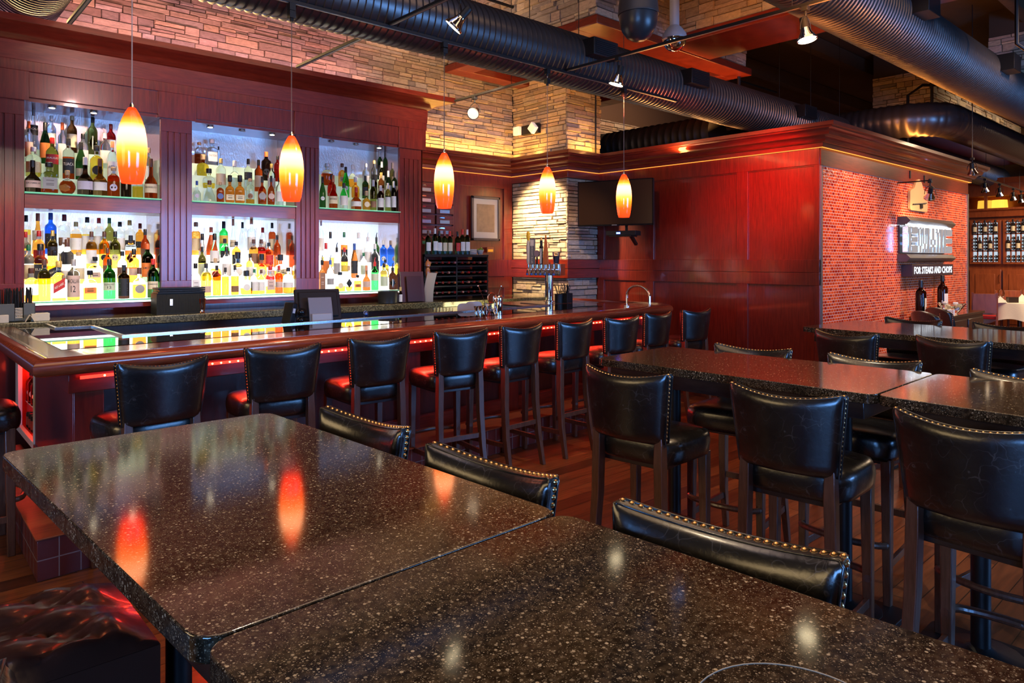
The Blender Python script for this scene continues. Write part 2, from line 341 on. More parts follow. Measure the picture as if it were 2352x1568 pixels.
def m_panel(name,col,em,ems,metal=.75):
    m,nt,b=nm(name); N=nt.nodes; L=nt.links
    tc=N.new('ShaderNodeTexCoord'); mp=N.new('ShaderNodeMapping'); mp.inputs['Scale'].default_value=(1,1,.35); L.new(tc.outputs['Object'],mp.inputs['Vector'])
    n=N.new('ShaderNodeTexNoise'); n.inputs['Scale'].default_value=120; n.inputs['Detail'].default_value=2; L.new(mp.outputs['Vector'],n.inputs['Vector'])
    b.inputs['Base Color'].default_value=(*col,1); b.inputs['Metallic'].default_value=metal; b.inputs['Roughness'].default_value=.30
    bp=N.new('ShaderNodeBump'); bp.inputs['Strength'].default_value=.7; bp.inputs['Distance'].default_value=.0025; L.new(n.outputs['Fac'],bp.inputs['Height']); L.new(bp.outputs['Normal'],b.inputs['Normal'])
    if ems: b.inputs['Emission Color'].default_value=(*em,1); b.inputs['Emission Strength'].default_value=ems
    return m
panel_lo=m_panel('textured_glass_lit',(.8,.85,.9),(.80,.88,.92),.55,.6)  # brightness from the lit steps put into the glass as emission
panel_hi=m_panel('textured_glass_dim',(.60,.56,.56),(.8,.75,.8),0.03,.7)
duct_m=mat('painted_spiral_duct',(.11,.10,.10),.33,metal=.8,bump=(6,.05,.01))
duct_dark=mat('dark_duct',(.016,.015,.016),.5,metal=.4)
black=mat('black_metal',(.012,.012,.013),.4,metal=.3); black_pl=mat('black_plastic',(.012,.012,.012),.5,spec=.3)
steel=mat('brushed_steel',(.55,.54,.52),.25,metal=1,bump=(90,.05)); chrome=mat('chrome',(.8,.8,.8),.06,metal=1)
dsteel=mat('dull_steel',(.35,.34,.32),.38,metal=.9)
brass=mat('antique_brass',(.55,.34,.14),.28,metal=1); copper=mat('copper',(.8,.35,.18),.15,metal=1)
ceil_m=mat('dark_ceiling',(.075,.048,.028),.85,bump=(5,.3,.05),var=.4,vscale=1.2)
white=mat('white_card',(.75,.74,.72),.6); cream=mat('cream_paper',(.72,.62,.44),.6); linen=mat('white_linen',(.80,.72,.60),.8,bump=(40,.15))
grey_pl=mat('grey_plastic',(.30,.31,.33),.4); lgrey=mat('light_grey_plastic',(.62,.58,.52),.5)
gold=mat('gold',(.8,.55,.12),.2,metal=1)
def emit(name,c,s): return mat(name,(0,0,0),.5,em=c,ems=s)
riser_m=emit('lit_step',(1,.95,.86),3.6); riser_hi=mat('frosted_green_step',(.50,.62,.48),.25,em=(.85,1,.72),ems=.22)
led_red=emit('red_led',(1,.02,.01),4); led_core=emit('led_point',(1,.16,.05),22); amber_em=emit('amber_glow',(1,.28,.04),1.5)
bulb=emit('halogen_bulb',(1,.82,.5),9); bulb_dim=mat('faint_glow_lens',(.5,.45,.35),.1,em=(1,.85,.6),ems=.6); puck_on=emit('puck_lens',(1,.85,.6),12); puck_off=mat('puck_lens_unlit',(.2,.15,.12),.3)  # bulb_dim: switched-off lens with a faint glow put in
def glass(name,c,rough=.02,ior=1.22): return mat(name,c,rough,trans=1,ior=ior)
g_clear=glass('clear_glass',(.96,.97,.96)); g_shelf=mat('shelf_glass',(.45,.85,.65),.05,trans=.6,ior=1.4,em=(.25,.9,.55),ems=.12)  # shelf glass: green emission painted in for light carried to its edge

# ---------------------------------------------------------------- room shell
struct(MB().box(-4,-4.2,-.1,20,9.2,0).build('floor',floor_m))
struct(MB().box(-4,-4.2,5.2,20,9.2,5.3).build('ceiling',ceil_m))
YA,XB,YC,XD,YE,XF=7.62,6.87,6.5,7.5,3.38,12.6
struct(MB().box(-4,YA,0,XB,YA+.15,5.2).build('wall_back',wood_v))
struct(MB().box(-4.13,-3.8,.95,-4.1,-.8,2.8).build('window_2',glass('window_pane_left',(.9,.95,1))))
struct(MB().box(-4.15,-4.2,0,-4,-3.8,5.2).box(-4.15,-.8,0,-4,9.2,5.2).box(-4.15,-3.8,0,-4,-.8,.95).box(-4.15,-3.8,2.8,-4,-.8,5.2).build('wall_left',mat('tan_plaster',(.30,.20,.12),.8)))
fm=MB()
fm.box(-4,-4.35,0,3.4,-4.2,5.2).box(9.0,-4.35,0,20,-4.2,5.2).box(3.4,-4.35,0,9.0,-4.2,.9).box(3.4,-4.35,2.9,9.0,-4.2,5.2)
struct(fm.build('wall_front',mat('tan_plaster_front',(.25,.17,.11),.8)))
struct(MB().box(3.4,-4.29,.9,9.0,-4.26,2.9).build('window_1',glass('window_pane',(.9,.95,1))))
struct(MB().box(20,-4.2,0,20.1,9.2,5.2).build('wall_right',mat('brown_plaster',(.16,.09,.05),.8)))
# pillar core (stone faces added below) and the red panelled partition with the mosaic face
struct(MB().box(XB+.03,YC+.03,0,XD,YA+.1,5.0).build('wall_pillar',mortar))
struct(MB().box(XD,YE+.03,0,XD+.2,YA,2.95).build('wall_partition',wood_v))
struct(MB().box(XD+.02,YE,0,XF,YE+.03,2.62).build('wall_mosaic',mosaic))
struct(MB().box(XD+.1,YE+.03,0,XF,YE+.2,2.95).build('wall_partition_core',wood_dark))
struct(MB().box(XF-.02,YE+.04,0,XF+.02,9.1,2.95).build('wall_partition_end',wood_v))
# ledger stone
PAL=[(.58,.45,.31),(.50,.39,.28),(.64,.51,.36),(.46,.37,.30),(.56,.42,.33),(.38,.32,.27),(.62,.47,.30),(.52,.45,.37),(.43,.31,.23)]
struct(MB().box(XB,9.1,0,20,9.2,5.2).build('wall_far',mat('far_plaster',(.10,.06,.04),.9)))
def stonewall(name,p0,u,L,z0,z1,nrm,seed=1,dark=1.,hs=(.035,.085)):
    rn=random.Random(seed); mb=MB(); p0=Vector(p0); u=Vector(u); n=Vector(nrm); z=z0
    mb.col=(.05,.04,.03,1)
    a=p0;b=p0+u*L; q=[(a.x,a.y,z0),(b.x,b.y,z0),(b.x,b.y,z1),(a.x,a.y,z1)]; mb.add(q,[(0,1,2,3)])
    while z<z1-.005:
        h=min(rn.uniform(*hs),z1-z); x=-rn.uniform(0,.2)
        while x<L:
            l=rn.uniform(.10,.40); xa=max(x,0); xb=min(x+l,L); x+=l
            if xb-xa<.015: continue
            subs=[(z,z+h)]
            if h>.065 and rn.random()<.4: m_=z+h*rn.uniform(.4,.6); subs=[(z,m_),(m_,z+h)]
            for za,zb in subs:
                d=rn.uniform(.006,.036); k=rn.uniform(.8,1.2)*dark; c=rn.choice(PAL); mb.col=(c[0]*k,c[1]*k,c[2]*k,1)
                g=.0022; e=.004
                def P(s,zz,dd): w=p0+u*s+n*dd; return (w.x,w.y,zz)
                j=lambda:rn.uniform(-.003,.003)
                vs=[P(xa+g,za+g,0),P(xb-g,za+g,0),P(xb-g,zb-g,0),P(xa+g,zb-g,0),
                    P(xa+g+e,za+g+e+j(),d+j()),P(xb-g-e,za+g+e+j(),d+j()),P(xb-g-e,zb-g-e+j(),d+j()),P(xa+g+e,zb-g-e+j(),d+j())]
                mb.add(vs,[(4,5,6,7),(0,1,5,4),(1,2,6,5),(2,3,7,6),(3,0,4,7)])
        z+=h
    o=mb.build(name,stone_m,flat=True); struct(o); return o
stonewall('wall_stone_back',(-3,YA-.002),(1,0),XB+3,2.9,5.15,(0,-1),1)
stonewall('wall_stone_pillar_side',(XB+.03,YA),(0,-1),YA-YC-.03,3.0,4.4,(-1,0),2)
stonewall('wall_stone_pillar_front',(XB,YC+.03),(1,0),XD-XB+.06,3.0,4.4,(0,-1),3)
stonewall('wall_stone_tap_upper',(XB+.03,YA-.01),(0,-1),YA-YC-.02,1.60,2.70,(-1,0),4)
stonewall('wall_stone_tap_lower',(XB+.03,YA-.01),(0,-1),YA-YC-.02,.98,1.35,(-1,0),5)
stonewall('wall_stone_corner_upper',(XB,YC+.03),(1,0),XD-XB-.02,1.60,2.70,(0,-1),6)
stonewall('wall_stone_corner_lower',(XB,YC+.03),(1,0),XD-XB-.02,.98,1.35,(0,-1),8)
# wood bands round the pillar
def band(mb,z0,z1,o=.03): mb.sweep([(XB,YA),(XB,YC),(XD,YC)][::1],[(-.03,z0),(o,z0),(o,z1),(-.03,z1)])
mb=MB(); band(mb,2.70,2.83,.025); band(mb,1.35,1.475,.03); band(mb,1.48,1.60,.03); band(mb,0,.98,.03)
struct(mb.build('trim_1',wood_h,bevel=.003))
# crown round the whole room side
CR=[(-.05,2.79),(.02,2.79),(.10,2.80),(.10,2.85),(.115,2.86),(.115,2.885),(.13,2.90),(.15,2.905),(.155,2.925),(.185,2.955),(.215,2.965),(.22,2.985),(.245,2.99),(.245,3.025),(-.05,3.03)]
path=[(4.93,YA),(XB,YA),(XB,YC),(XD,YC),(XD,YE),(XF,YE),(XF,YE+1.2)]
CR2=[(-.05,2.80),(.045,2.80),(.05,2.845),(.08,2.85),(.095,2.865),(.10,2.885),(.125,2.90),(.16,2.91),(.165,2.925),(.175,2.95),(.20,2.965),(.215,2.97),(.22,2.985),(.245,2.99),(.245,3.03),(-.05,3.04)]
struct(MB().sweep(path,CR2).build('trim_2',wood_trim,ang=50))
# frieze below the mosaic wall crown and panelling on the partition
mb=MB(); mb.sweep([(XD,YC),(XD,YE),(XF,YE)],[(0,2.61),(.012,2.61),(.012,2.80),(0,2.80)]); 
struct(mb.build('trim_3',wood_trim))
struct(MB().box(XD+.0,YE-.012,0,XD+.03,YE+.02,2.62).box(XF-.02,YE-.012,0,XF+.03,YE+.02,2.62).build('trim_4',dsteel))
tag(MB().sweep(path,[(.030,2.794),(.046,2.794),(.046,2.7995),(.030,2.7995)]).build('amber_line',amber_em),'thin amber line glowing under the crown moulding','light strip')  # emissive amber line swept along the crown's lower edge
def yat(px,X):
    u=(px-1176)/1615.; dx=.670+u*.7424; dy=.7424-u*.670; return X*dy/dx
mb=MB(); E=.022
ys=[(yat(1375,XD),yat(1389,XD)),(yat(1485,XD),yat(1503,XD)),(yat(1694,XD),yat(1719,XD)),(yat(1872,XD),YE)]
for a,b in ys: mb.box(XD-E,b,0,XD+.01,a,2.8)
for z0,z1 in((0,.16),(1.32,1.455),(1.46,1.60),(2.62,2.80)): mb.box(XD-E-.002,YE,z0,XD+.01,YC,z1)
struct(mb.build('trim_5',wood_v,bevel=.003))
# panelling on the back wall beyond the back bar
mb=MB()
for x0,x1 in((4.95,5.15),(5.78,5.90),(6.70,6.86)): mb.box(x0,YA-.022,0,x1,YA,2.8)
for z0,z1 in((1.2,1.35),(1.36,1.60),(2.62,2.80)): mb.box(4.95,YA-.024,z0,6.86,YA,z1)
struct(mb.build('trim_6',wood_v,bevel=.003))
# ceiling bulkheads faced in stone with mahogany undersides
def bulk(name,x0,x1,y0,y1,z,faces,h=1.0,seed=3,lip=.24,hollow=True,st=True):
    mb=MB(); L_=.06
    if hollow:
        mb.box(x0-.05,y0-.05,z-L_,x1+.05,y0+lip,z+.03).box(x0-.05,y1-lip,z-L_,x1+.05,y1,z+.03).box(x0-.05,y0+lip,z-L_,x0+lip,y1-lip,z+.03).box(x1-lip,y0+lip,z-L_,x1+.05,y1-lip,z+.03)
        mb.box(x0,y0,z+.03,x1,y1,z+.06)
    else: mb.box(x0-.05,y0-.05,z-L_,x1+.05,y1,z+.05)
    struct(mb.build('trim_'+name,wood_trim,bevel=.006))
    struct(MB().box(x0+.02,y0+.02,z+.06,x1-.02,y1-.01,5.2).build('wall_bulkhead_'+name,mortar))
    s=seed
    if 'f' in faces: stonewall('wall_stone_'+name,(x0,y0+.02),(1,0),x1-x0,z+.06,min(z+h,5.19),(0,-1),s,hs=(.05,.11))
    if 'l' in faces: stonewall('wall_stone_'+name,(x0+.02,y1),(0,-1),y1-y0,z+.06,min(z+h,5.19),(-1,0),s+1,hs=(.05,.11))
bulk('7',5.62,8.66,4.9,7.5,4.13,'fl',seed=11)
bulk('8',6.9,7.62,1.4,4.84,4.14,'l',seed=14,hollow=False)
bulk('9',12.9,18.5,3.95,4.9,3.75,'fl',seed=17,hollow=False)
bulk('10',12.0,14.0,.6,2.96,3.82,'l',seed=21,hollow=False)
stonewall('wall_stone_far',(7.6,8.9),(1,0),6.0,2.6,4.3,(0,-1),25,.7)
# exposed ceiling joists and pipes
mb=MB()
for i in range(9): mb.box(-3.9,-3+i*1.35,4.95,19.9,-2.86+i*1.35,5.18)
struct(mb.build('trim_11',ceil_m))

# ---------------------------------------------------------------- back bar
YB,YN=7.05,7.52
bb=thing('back_bar_cabinet','tall mahogany back bar with fluted pilasters and six lit bottle niches','back bar',(2.9,YB,0))
def P(mb,name,m,bevel=.003,par=None,**k):
    mb2=MB(); par=par or bb
    o=mb.build(name,m,par,bevel=bevel,**k); L0=par.matrix_world.translation if False else Vector(par.location)
    pp=par
    for v in o.data.vertices: v.co-=L0
    return o
NX=[(.908,1.96),(2.235,3.286),(3.549,4.575)]
PX=[(-1.0,.905,0),(1.96,2.235,1),(3.286,3.549,1),(4.575,4.90,1)]
Z0,Z1,Z2,Z3=1.245,2.03,2.165,2.95
for i,(a,b,_) in enumerate(PX):
    mb=MB(); mb.box(a,YB+.015,1.17,b,YN+.08,Z3)
    if i==0: fl=[.23,.33,.43,.53,.63,.73]; w0,w1=.55,b; mb.box(a,YB,1.17,w0,YB+.015,Z3)
    else: w0,w1=a,b
    zt,zb=(2.80,1.40)
    mb.box(w0,YB,zt,w1,YB+.016,Z3).box(w0,YB,1.17,w1,YB+.016,zb)
    n=4; sp=(w1-w0)/(n+1.6); xs=[w0+sp*(.8+k) for k in range(1,n)] if False else [w0+(w1-w0)*(k+1)/(n+1) for k in range(n)]
    prev=w0
    for xg in xs: mb.box(prev,YB,zb,xg-.008,YB+.016,zt); prev=xg+.008
    mb.box(prev,YB,zb,w1,YB+.016,zt)
    P(mb,'pilaster',wood_v,.002)
P(MB().box(4.88,YB,1.17,4.90,YA,Z3),'side_panel',wood_v)
mb=MB(); mb.box(-1,YB-.012,Z3,4.92,YN+.08,3.27).box(-1,YB-.035,3.16,4.94,YB,3.25)
P(mb,'header_board',wood_v,.004)
for a,b,_ in PX: P(MB().box(max(a-.03,-1),YB-.03,Z3-.03,b+.03,YB+.02,3.22),'header_block',wood_v,.003)
CP=[(-.35,3.25),(.03,3.25),(.035,3.40),(.06,3.41),(.07,3.43),(.12,3.46),(.19,3.475),(.21,3.485),(.26,3.49),(.275,3.50),(.275,3.55),(-.35,3.56)]
P(MB().sweep([(-1.2,YB),(4.92,YB),(4.92,YA)],CP),'cornice',wood_trim,0,ang=50)
for a,b in NX:
    P(MB().box(a,YB+.012,Z1,b,YN,Z2-.012),'rail_board',wood_h,.002)
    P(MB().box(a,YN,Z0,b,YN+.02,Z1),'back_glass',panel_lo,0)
    P(MB().box(a,YN,Z2,b,YN+.02,Z3),'back_glass',panel_hi,0)
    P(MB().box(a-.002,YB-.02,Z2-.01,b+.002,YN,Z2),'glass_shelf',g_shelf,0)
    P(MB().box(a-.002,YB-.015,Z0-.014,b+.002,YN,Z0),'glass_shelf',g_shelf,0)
    P(MB().box(a,YB+.012,1.17,b,YN,Z0-.03),'base_board',wood_h,.002)
    P(MB().box(a,YB+.02,Z0-.03,b,YN-.01,Z0-.016),'light_panel',riser_m,0)
    for k in range(1,4):
        P(MB().box(a+.004,YB+.12+.1*k-.1,Z0+.001,b-.06,YN-.012,Z0+.14*k-.01*(k-1)) if k==3 else MB().box(a+.004,YB+.12+.1*(k-1),Z0+.001,b-.06,YB+.12+.1*k,Z0+.14*k-.01*(k-1)),'lit_step',riser_m,0)
        P(MB().box(a+.004,YB+.12+.1*(k-1),Z2+.001,b-.06,YB+.12+.1*k,Z2+.14*k-.01*(k-1)),'display_step',riser_hi,0)
PON={0:(1,1,1),1:(1,0,1),2:(0,0,1)}
for i,(a,b) in enumerate(NX):
    P(MB().box(a,YB+.01,Z3-.03,b,YN,Z3),'niche_soffit',wood_h,0)
    for k in range(3):
        x=a+(b-a)*(.2+.3*k); y=7.17
        o=P(MB().lathe([(.034,0),(.036,.006),(.024,.007),(.024,.012)][::-1],20,(x,y,Z3-.042)),'puck_light',dsteel,0)
        q=MB().lathe([(.023,-.001),(.023,.001)],18,(x-2.9,y-YB,Z3-.043)).build('lens',puck_on if PON[i][k] else puck_off,o)
        if PON[i][k]: lamp('puck_beam','SPOT',(x,y,Z3-.05),13,(1,.76,.48),.02,aim=(x,y+.08,2),spot=110,blend=.6)
# mirror-polished inner cheeks at the right of each niche
for a,b in NX:
    P(MB().box(b-.004,YB+.03,Z0,b+.001,YN,Z1).box(b-.004,YB+.03,Z2,b+.001,YN,Z3-.03),'mirror_cheek',mat('bronze_mirror',(.55,.42,.36),.12,metal=1),0)

# ---------------------------------------------------------------- back counter
ct=thing('back_counter','long green-black granite back counter below the bottle niches','counter',(2.6,6.9,0))
P(MB().prism([(-1.2,6.77),(5.0,6.77),(5.0,7.28),(-1.2,7.28)],1.03,1.10),'worktop',granite_green,.008,ct)
P(MB().prism([(5.0,6.86),(6.84,6.86),(6.84,7.6),(5.0,7.6)],1.02,1.09),'worktop',granite_green,.008,ct)
P(MB().box(-1.2,6.9,0,6.8,7.5,1.02),'base',wood_dark,.002,ct)
for i in range(5):
    x=1.38+i*.72
    u=thing('undercounter_cooler','undercounter steel cooler with pale lid, %s along the aisle'%['first','second','third','fourth','fifth','sixth'][i],'cooler',(x+.35,6.6,0),group='steel coolers under the back counter')
    P(MB().box(x+.01,6.32,.08,x+.70,6.88,.90),'cabinet',black,.006,u)
    P(MB().box(x+.03,6.34,.90,x+(.705 if i%2 else .40),6.80,.925),'lid',dsteel,.006,u)
    P(MB().tube([(x+.15,6.26,.82),(x+.55,6.26,.82)],.01,8).box(x+.15,6.255,.81,x+.17,6.33,.83).box(x+.53,6.255,.81,x+.55,6.33,.83),'handle',steel,0,u)

# ---------------------------------------------------------------- the bar
bar=thing('bar_counter','long mahogany bar with rounded arm rail and mirror-black inlay','bar counter',(.57,4.2,0))
SL=.072
def oy(x,o=0): return 4.165+SL*(x)+o
x1=6.62
# arm rail: path runs down the left arm, round the nose and along the front, then back along the right arm
rail=[(.575,6.75),(.575,oy(.575)),(x1,oy(x1)),(6.86,oy(x1)+.3),(6.86,6.52)]
# out = right of travel: left arm going -Y -> right is -X (outside). front going +X -> right is -Y (outside)
RP=[(-.25,1.045),(-.05,1.045),(-.03,1.01),(.0,1.0),(.03,1.0),(.055,1.01),(.068,1.035),(.068,1.062),(.05,1.085),(.02,1.096),(-.01,1.094),(-.035,1.078),(-.05,1.071),(-.25,1.071)]
rp=[(o-.068,z) for o,z in RP]
P(MB().sweep(rail,rp),'arm_rail',wood_bar,0,bar,ang=50)
def strip(o0,o1,a=.575,b=x1): return None
IN=[(.80,6.75),(.80,oy(.8,.60)),(6.1,oy(6.1,.60)),(6.35,6.1),(6.35,6.5)]
mb=MB(); A=[(.72,6.75),(.72,oy(.72,.2)),(6.68,oy(6.68,.2)),(6.72,6.5)]
mb.add([(p[0],p[1],1.07) for p in A]+[(p[0],p[1],1.07) for p in(IN[0],IN[1],IN[2],IN[4])]+[(p[0],p[1],1.03) for p in A]+[(p[0],p[1],1.03) for p in(IN[0],IN[1],IN[2],IN[4])],
 [(0,1,5,4),(1,2,6,5),(2,3,7,6),(8,12,13,9),(9,13,14,10),(10,14,15,11),(4,5,13,12),(5,6,14,13),(6,7,15,14),(0,8,9,1),(1,9,10,2),(2,10,11,3)])
P(mb,'bar_board',wood_bar,.002,bar)
IO=[(1.24,6.3),(1.24,oy(1.24,1.10)),(5.7,oy(5.7,1.10)),(5.75,6.2)]
mb=MB()
I4=[IN[0],IN[1],IN[2],(6.33,6.3)]
mb.add([(p[0],p[1],z) for z in(1.0725,1.03) for p in I4]+[(p[0],p[1],z) for z in(1.0725,1.03) for p in IO],
 [(0,1,9,8),(1,2,10,9),(2,3,11,10),(8,9,13,12),(9,10,14,13),(10,11,15,14),(4,12,13,5),(5,13,14,6),(6,14,15,7)])
P(mb,'polished_inlay',black_glass,0,bar)
P(MB().sweep(IO,[(0,1.0),(0,1.085),(-.022,1.085),(-.022,1.0)]).sweep([(1.0,6.78),(1.0,6.30),(1.27,6.29)],[(0,1.04),(0,1.085),(-.02,1.085),(-.02,1.04)]),'steel_edge',steel,.002,bar)
# body
body=[(.81,6.7),(.81,oy(.81,.30)),(6.5,oy(6.5,.30)),(6.62,6.45)]
P(MB().prism([(.83,5.75),(.83,oy(.83,.42)),(6.5,oy(6.5,.42)),(6.6,6.45),(5.75,6.45),(5.75,oy(5.75,1.0)),(1.25,oy(1.25,1.0)),(1.25,5.75)],.0,1.03),'body',wood_dark,.002,bar)
P(MB().sweep([(.81,5.80),(.81,oy(.81,.32)),(6.5,oy(6.5,.32)),(6.62,6.45)],[(0,.86),(.03,.86),(.03,.975),(-.1,.975),(-.1,.86)]).sweep([(.81,5.80),(.81,oy(.81,.33)),(6.5,oy(6.5,.33)),(6.62,6.45)],[(-.05,.20),(.015,.20),(.015,.33),(-.05,.33)]),'front_rail',wood_h,.003,bar)
for k,xx in enumerate([.81,1.95,3.1,4.25,5.4,6.35]):
    P(MB().box(xx,oy(xx,.315),.0,xx+.15,oy(xx,.44),.90),'bar_pilaster',wood_v,.004,bar)
P(MB().box(.805,oy(.81,.32),0,.83,5.80,.90),'end_panel',wood_v,.003,bar)
P(MB().sweep([(.83,oy(.83,.255)),(6.5,oy(6.5,.255))],[(.0,.940),(.008,.940),(.008,.957),(0,.957)]),'led_tape',led_red,0,bar)
mb=MB()
for i in range(100):
    xx=.95+i*.055; mb.sphere((xx,oy(xx,.243),.949),.006,6,4)
P(mb,'led_point',led_core,0,bar)
for xx in(2.0,3.2,4.4,5.6):
    lamp('under_bar_glow','AREA',(xx,oy(xx,.06),.985),6,RED,1.25,.04,aim=(xx,oy(xx,-.42),.70),spread=95)

# tiled foot rest
fr=thing('tiled_foot_rest','low maroon tiled foot rest running along the foot of the bar','step',(.586,4.16,0))
P(MB().prism([(.586,6.4),(.586,4.162),(6.6,4.162+6.0*SL),(6.6,4.6+6.0*SL),(.80,4.5),(.80,6.4)],0,.205),'riser',quarry,.004,fr)
P(MB().prism([(.58,6.4),(.58,4.155),(6.6,4.155+6.0*SL),(6.6,4.6+6.0*SL),(.80,4.5),(.80,6.4)],.205,.213),'top_tile',wood('foot_rest_top',(.18,.04,.02),(.34,.10,.04),.35,(1,9.6,1),bump=.2),.002,fr)
# drinks fridge built into the left arm
f=thing('drinks_fridge','red-lit glass-door drinks fridge in the end of the bar','fridge',(.9,6.2,0))
P(MB().box(.83,5.84,.30,1.2,5.86,.98).box(.83,6.63,.30,1.2,6.66,.98).box(1.18,5.86,.30,1.2,6.63,.98).box(.83,5.86,.28,1.18,6.63,.31).box(.83,5.86,.94,1.18,6.63,.98),'cabinet',mat('fridge_liner',(.5,.08,.05),.4),0,f)
P(MB().box(.80,5.81,.28,.83,5.85,1.0).box(.80,6.55,.28,.83,6.68,1.0).box(.80,5.85,.28,.83,6.55,.33).box(.80,5.85,.95,.83,6.55,1.0),'door_frame',mat('aluminium',(.75,.76,.78),.4,metal=.1),.004,f)
mb=MB()
for z in(.50,.76):
    for k in range(16): mb.cyl((.86,5.87+k*.05,z),(1.17,5.87+k*.05,z),.003,6)
    mb.cyl((.86,5.86,z),(.86,6.62,z),.005,6)
P(mb,'wire_shelf',white,0,f)
lamp('fridge_glow','AREA',(.98,6.2,.93),6,(1,.05,.02),.3,.7,aim=(.98,6.2,0)); lamp('fridge_glow','POINT',(.86,6.2,.66),1.5,(1,.05,.02),.05)

# ---------------------------------------------------------------- bottles
LIQ={'a':('amber',(.90,.36,.04)),'o':('orange',(.95,.25,.03)),'r':('red-brown',(.50,.06,.01)),'y':('golden',(.95,.62,.06)),'e':('ruby',(.6,.015,.01)),
 'c':('clear',(.93,.95,.95)),'g':('green',(.03,.62,.08)),'G':('dark green',(.03,.10,.025)),'k':('black-brown',(.035,.015,.01)),'b':('blue',(.02,.12,.75)),'v':('olive',(.28,.26,.05)),'w':('white',(.8,.8,.78)),'n':('brown',(.22,.07,.015))}
CAP={'k':('black',(.015,.014,.014)),'r':('red',(.55,.02,.015)),'n':('brown',(.12,.045,.025)),'g':('green',(.02,.16,.07)),'o':('orange',(.75,.14,.03)),'y':('gold',(.70,.45,.12)),'w':('white',(.75,.73,.70)),'c':('cork',(.55,.36,.18)),'s':('grey',(.35,.34,.33)),'b':('blue',(.03,.10,.40)),'p':('copper',(.6,.22,.10)),'d':('dark red',(.22,.02,.02))}
LAB={'w':('white',(.72,.70,.66)),'c':('cream',(.68,.58,.38)),'k':('black',(.02,.02,.02)),'r':('red',(.55,.03,.02)),'o':('orange',(.80,.22,.04)),'p':('pink-beige',(.62,.44,.36)),'s':('grey',(.32,.31,.30)),'g':('pale green',(.55,.62,.42)),'b':('blue',(.08,.14,.36)),'l':('lavender',(.52,.48,.58)),'n':('brown',(.25,.12,.06)),'y':('yellow',(.75,.55,.08))}
mliq={k:glass('liquor_'+v[0].replace(' ','_').replace('-','_'),v[1],.03,1.25) for k,v in LIQ.items()}
for k in 'kGbn': pass
mcap={k:mat('cap_'+v[0].replace(' ','_'),v[1],.35,metal=.2 if k in 'yps' else 0) for k,v in CAP.items()}
mlab={k:mat('label_'+v[0].replace(' ','_').replace('-','_'),v[1],.55) for k,v in LAB.items()}
ink_d=mat('dark_ink',(.03,.02,.02),.5); ink_l=mat('pale_ink',(.8,.75,.6),.5); ink_r=mat('red_ink',(.55,.02,.02),.5)
SH={ # profile as (r fraction of half width, z fraction of height), neck starts at cap fraction
 's':([(.90,0),(1,.015),(1,.60),(.93,.66),(.70,.715),(.42,.76),(.34,.80),(.34,.88)],2,1,.88),
 't':([(.88,0),(1,.012),(1,.64),(.9,.69),(.5,.74),(.36,.78),(.35,.86)],2,1,.86),
 'w':([(.90,0),(1,.012),(1,.62),(.94,.67),(.72,.72),(.44,.755),(.38,.78),(.38,.84)],2,1,.82),
 'u':([(.90,0),(1,.012),(1,.45),(.93,.53),(.70,.65),(.48,.74),(.38,.80),(.36,.84)],2,1,.84),
 'q':([(.95,0),(1,.015),(1,.56),(.92,.62),(.60,.68),(.34,.71),(.32,.76),(.32,.84)],5,.62,.84),
 'd':([(.80,0),(.95,.03),(1,.2),(.98,.42),(.85,.54),(.55,.62),(.32,.66),(.28,.72),(.30,.82)],3,.6,.82),
 'o':([(.45,0),(.55,.02),(.80,.08),(1,.24),(1,.34),(.85,.48),(.5,.58),(.26,.62),(.22,.68),(.24,.80)],2,.95,.80),
 'm':([(.88,0),(1,.02),(1,.34),(.96,.40),(.70,.48),(.36,.56),(.30,.62),(.28,.84)],2,1,.82),
 'n':([(1,0),(1,.02),(.80,.3),(.55,.52),(.36,.66),(.30,.74),(.30,.86)],2,1,.84),
 'f':([(.75,0),(.95,.05),(1,.20),(1,.42),(.9,.52),(.6,.58),(.36,.61),(.32,.66),(.32,.76)],2.6,.5,.76)}
def clip(pr,z,lo):
    out=[]
    for i,(r,q) in enumerate(pr):
        if i and (pr[i-1][1]-z)*(q-z)<0:
            r0,q0=pr[i-1]; t=(z-q0)/(q-q0); out.append((r0+(r-r0)*t,z))
        if (q<=z+1e-6) if lo else (q>=z-1e-6): out.append((r,q))
    return out
_mesh={}
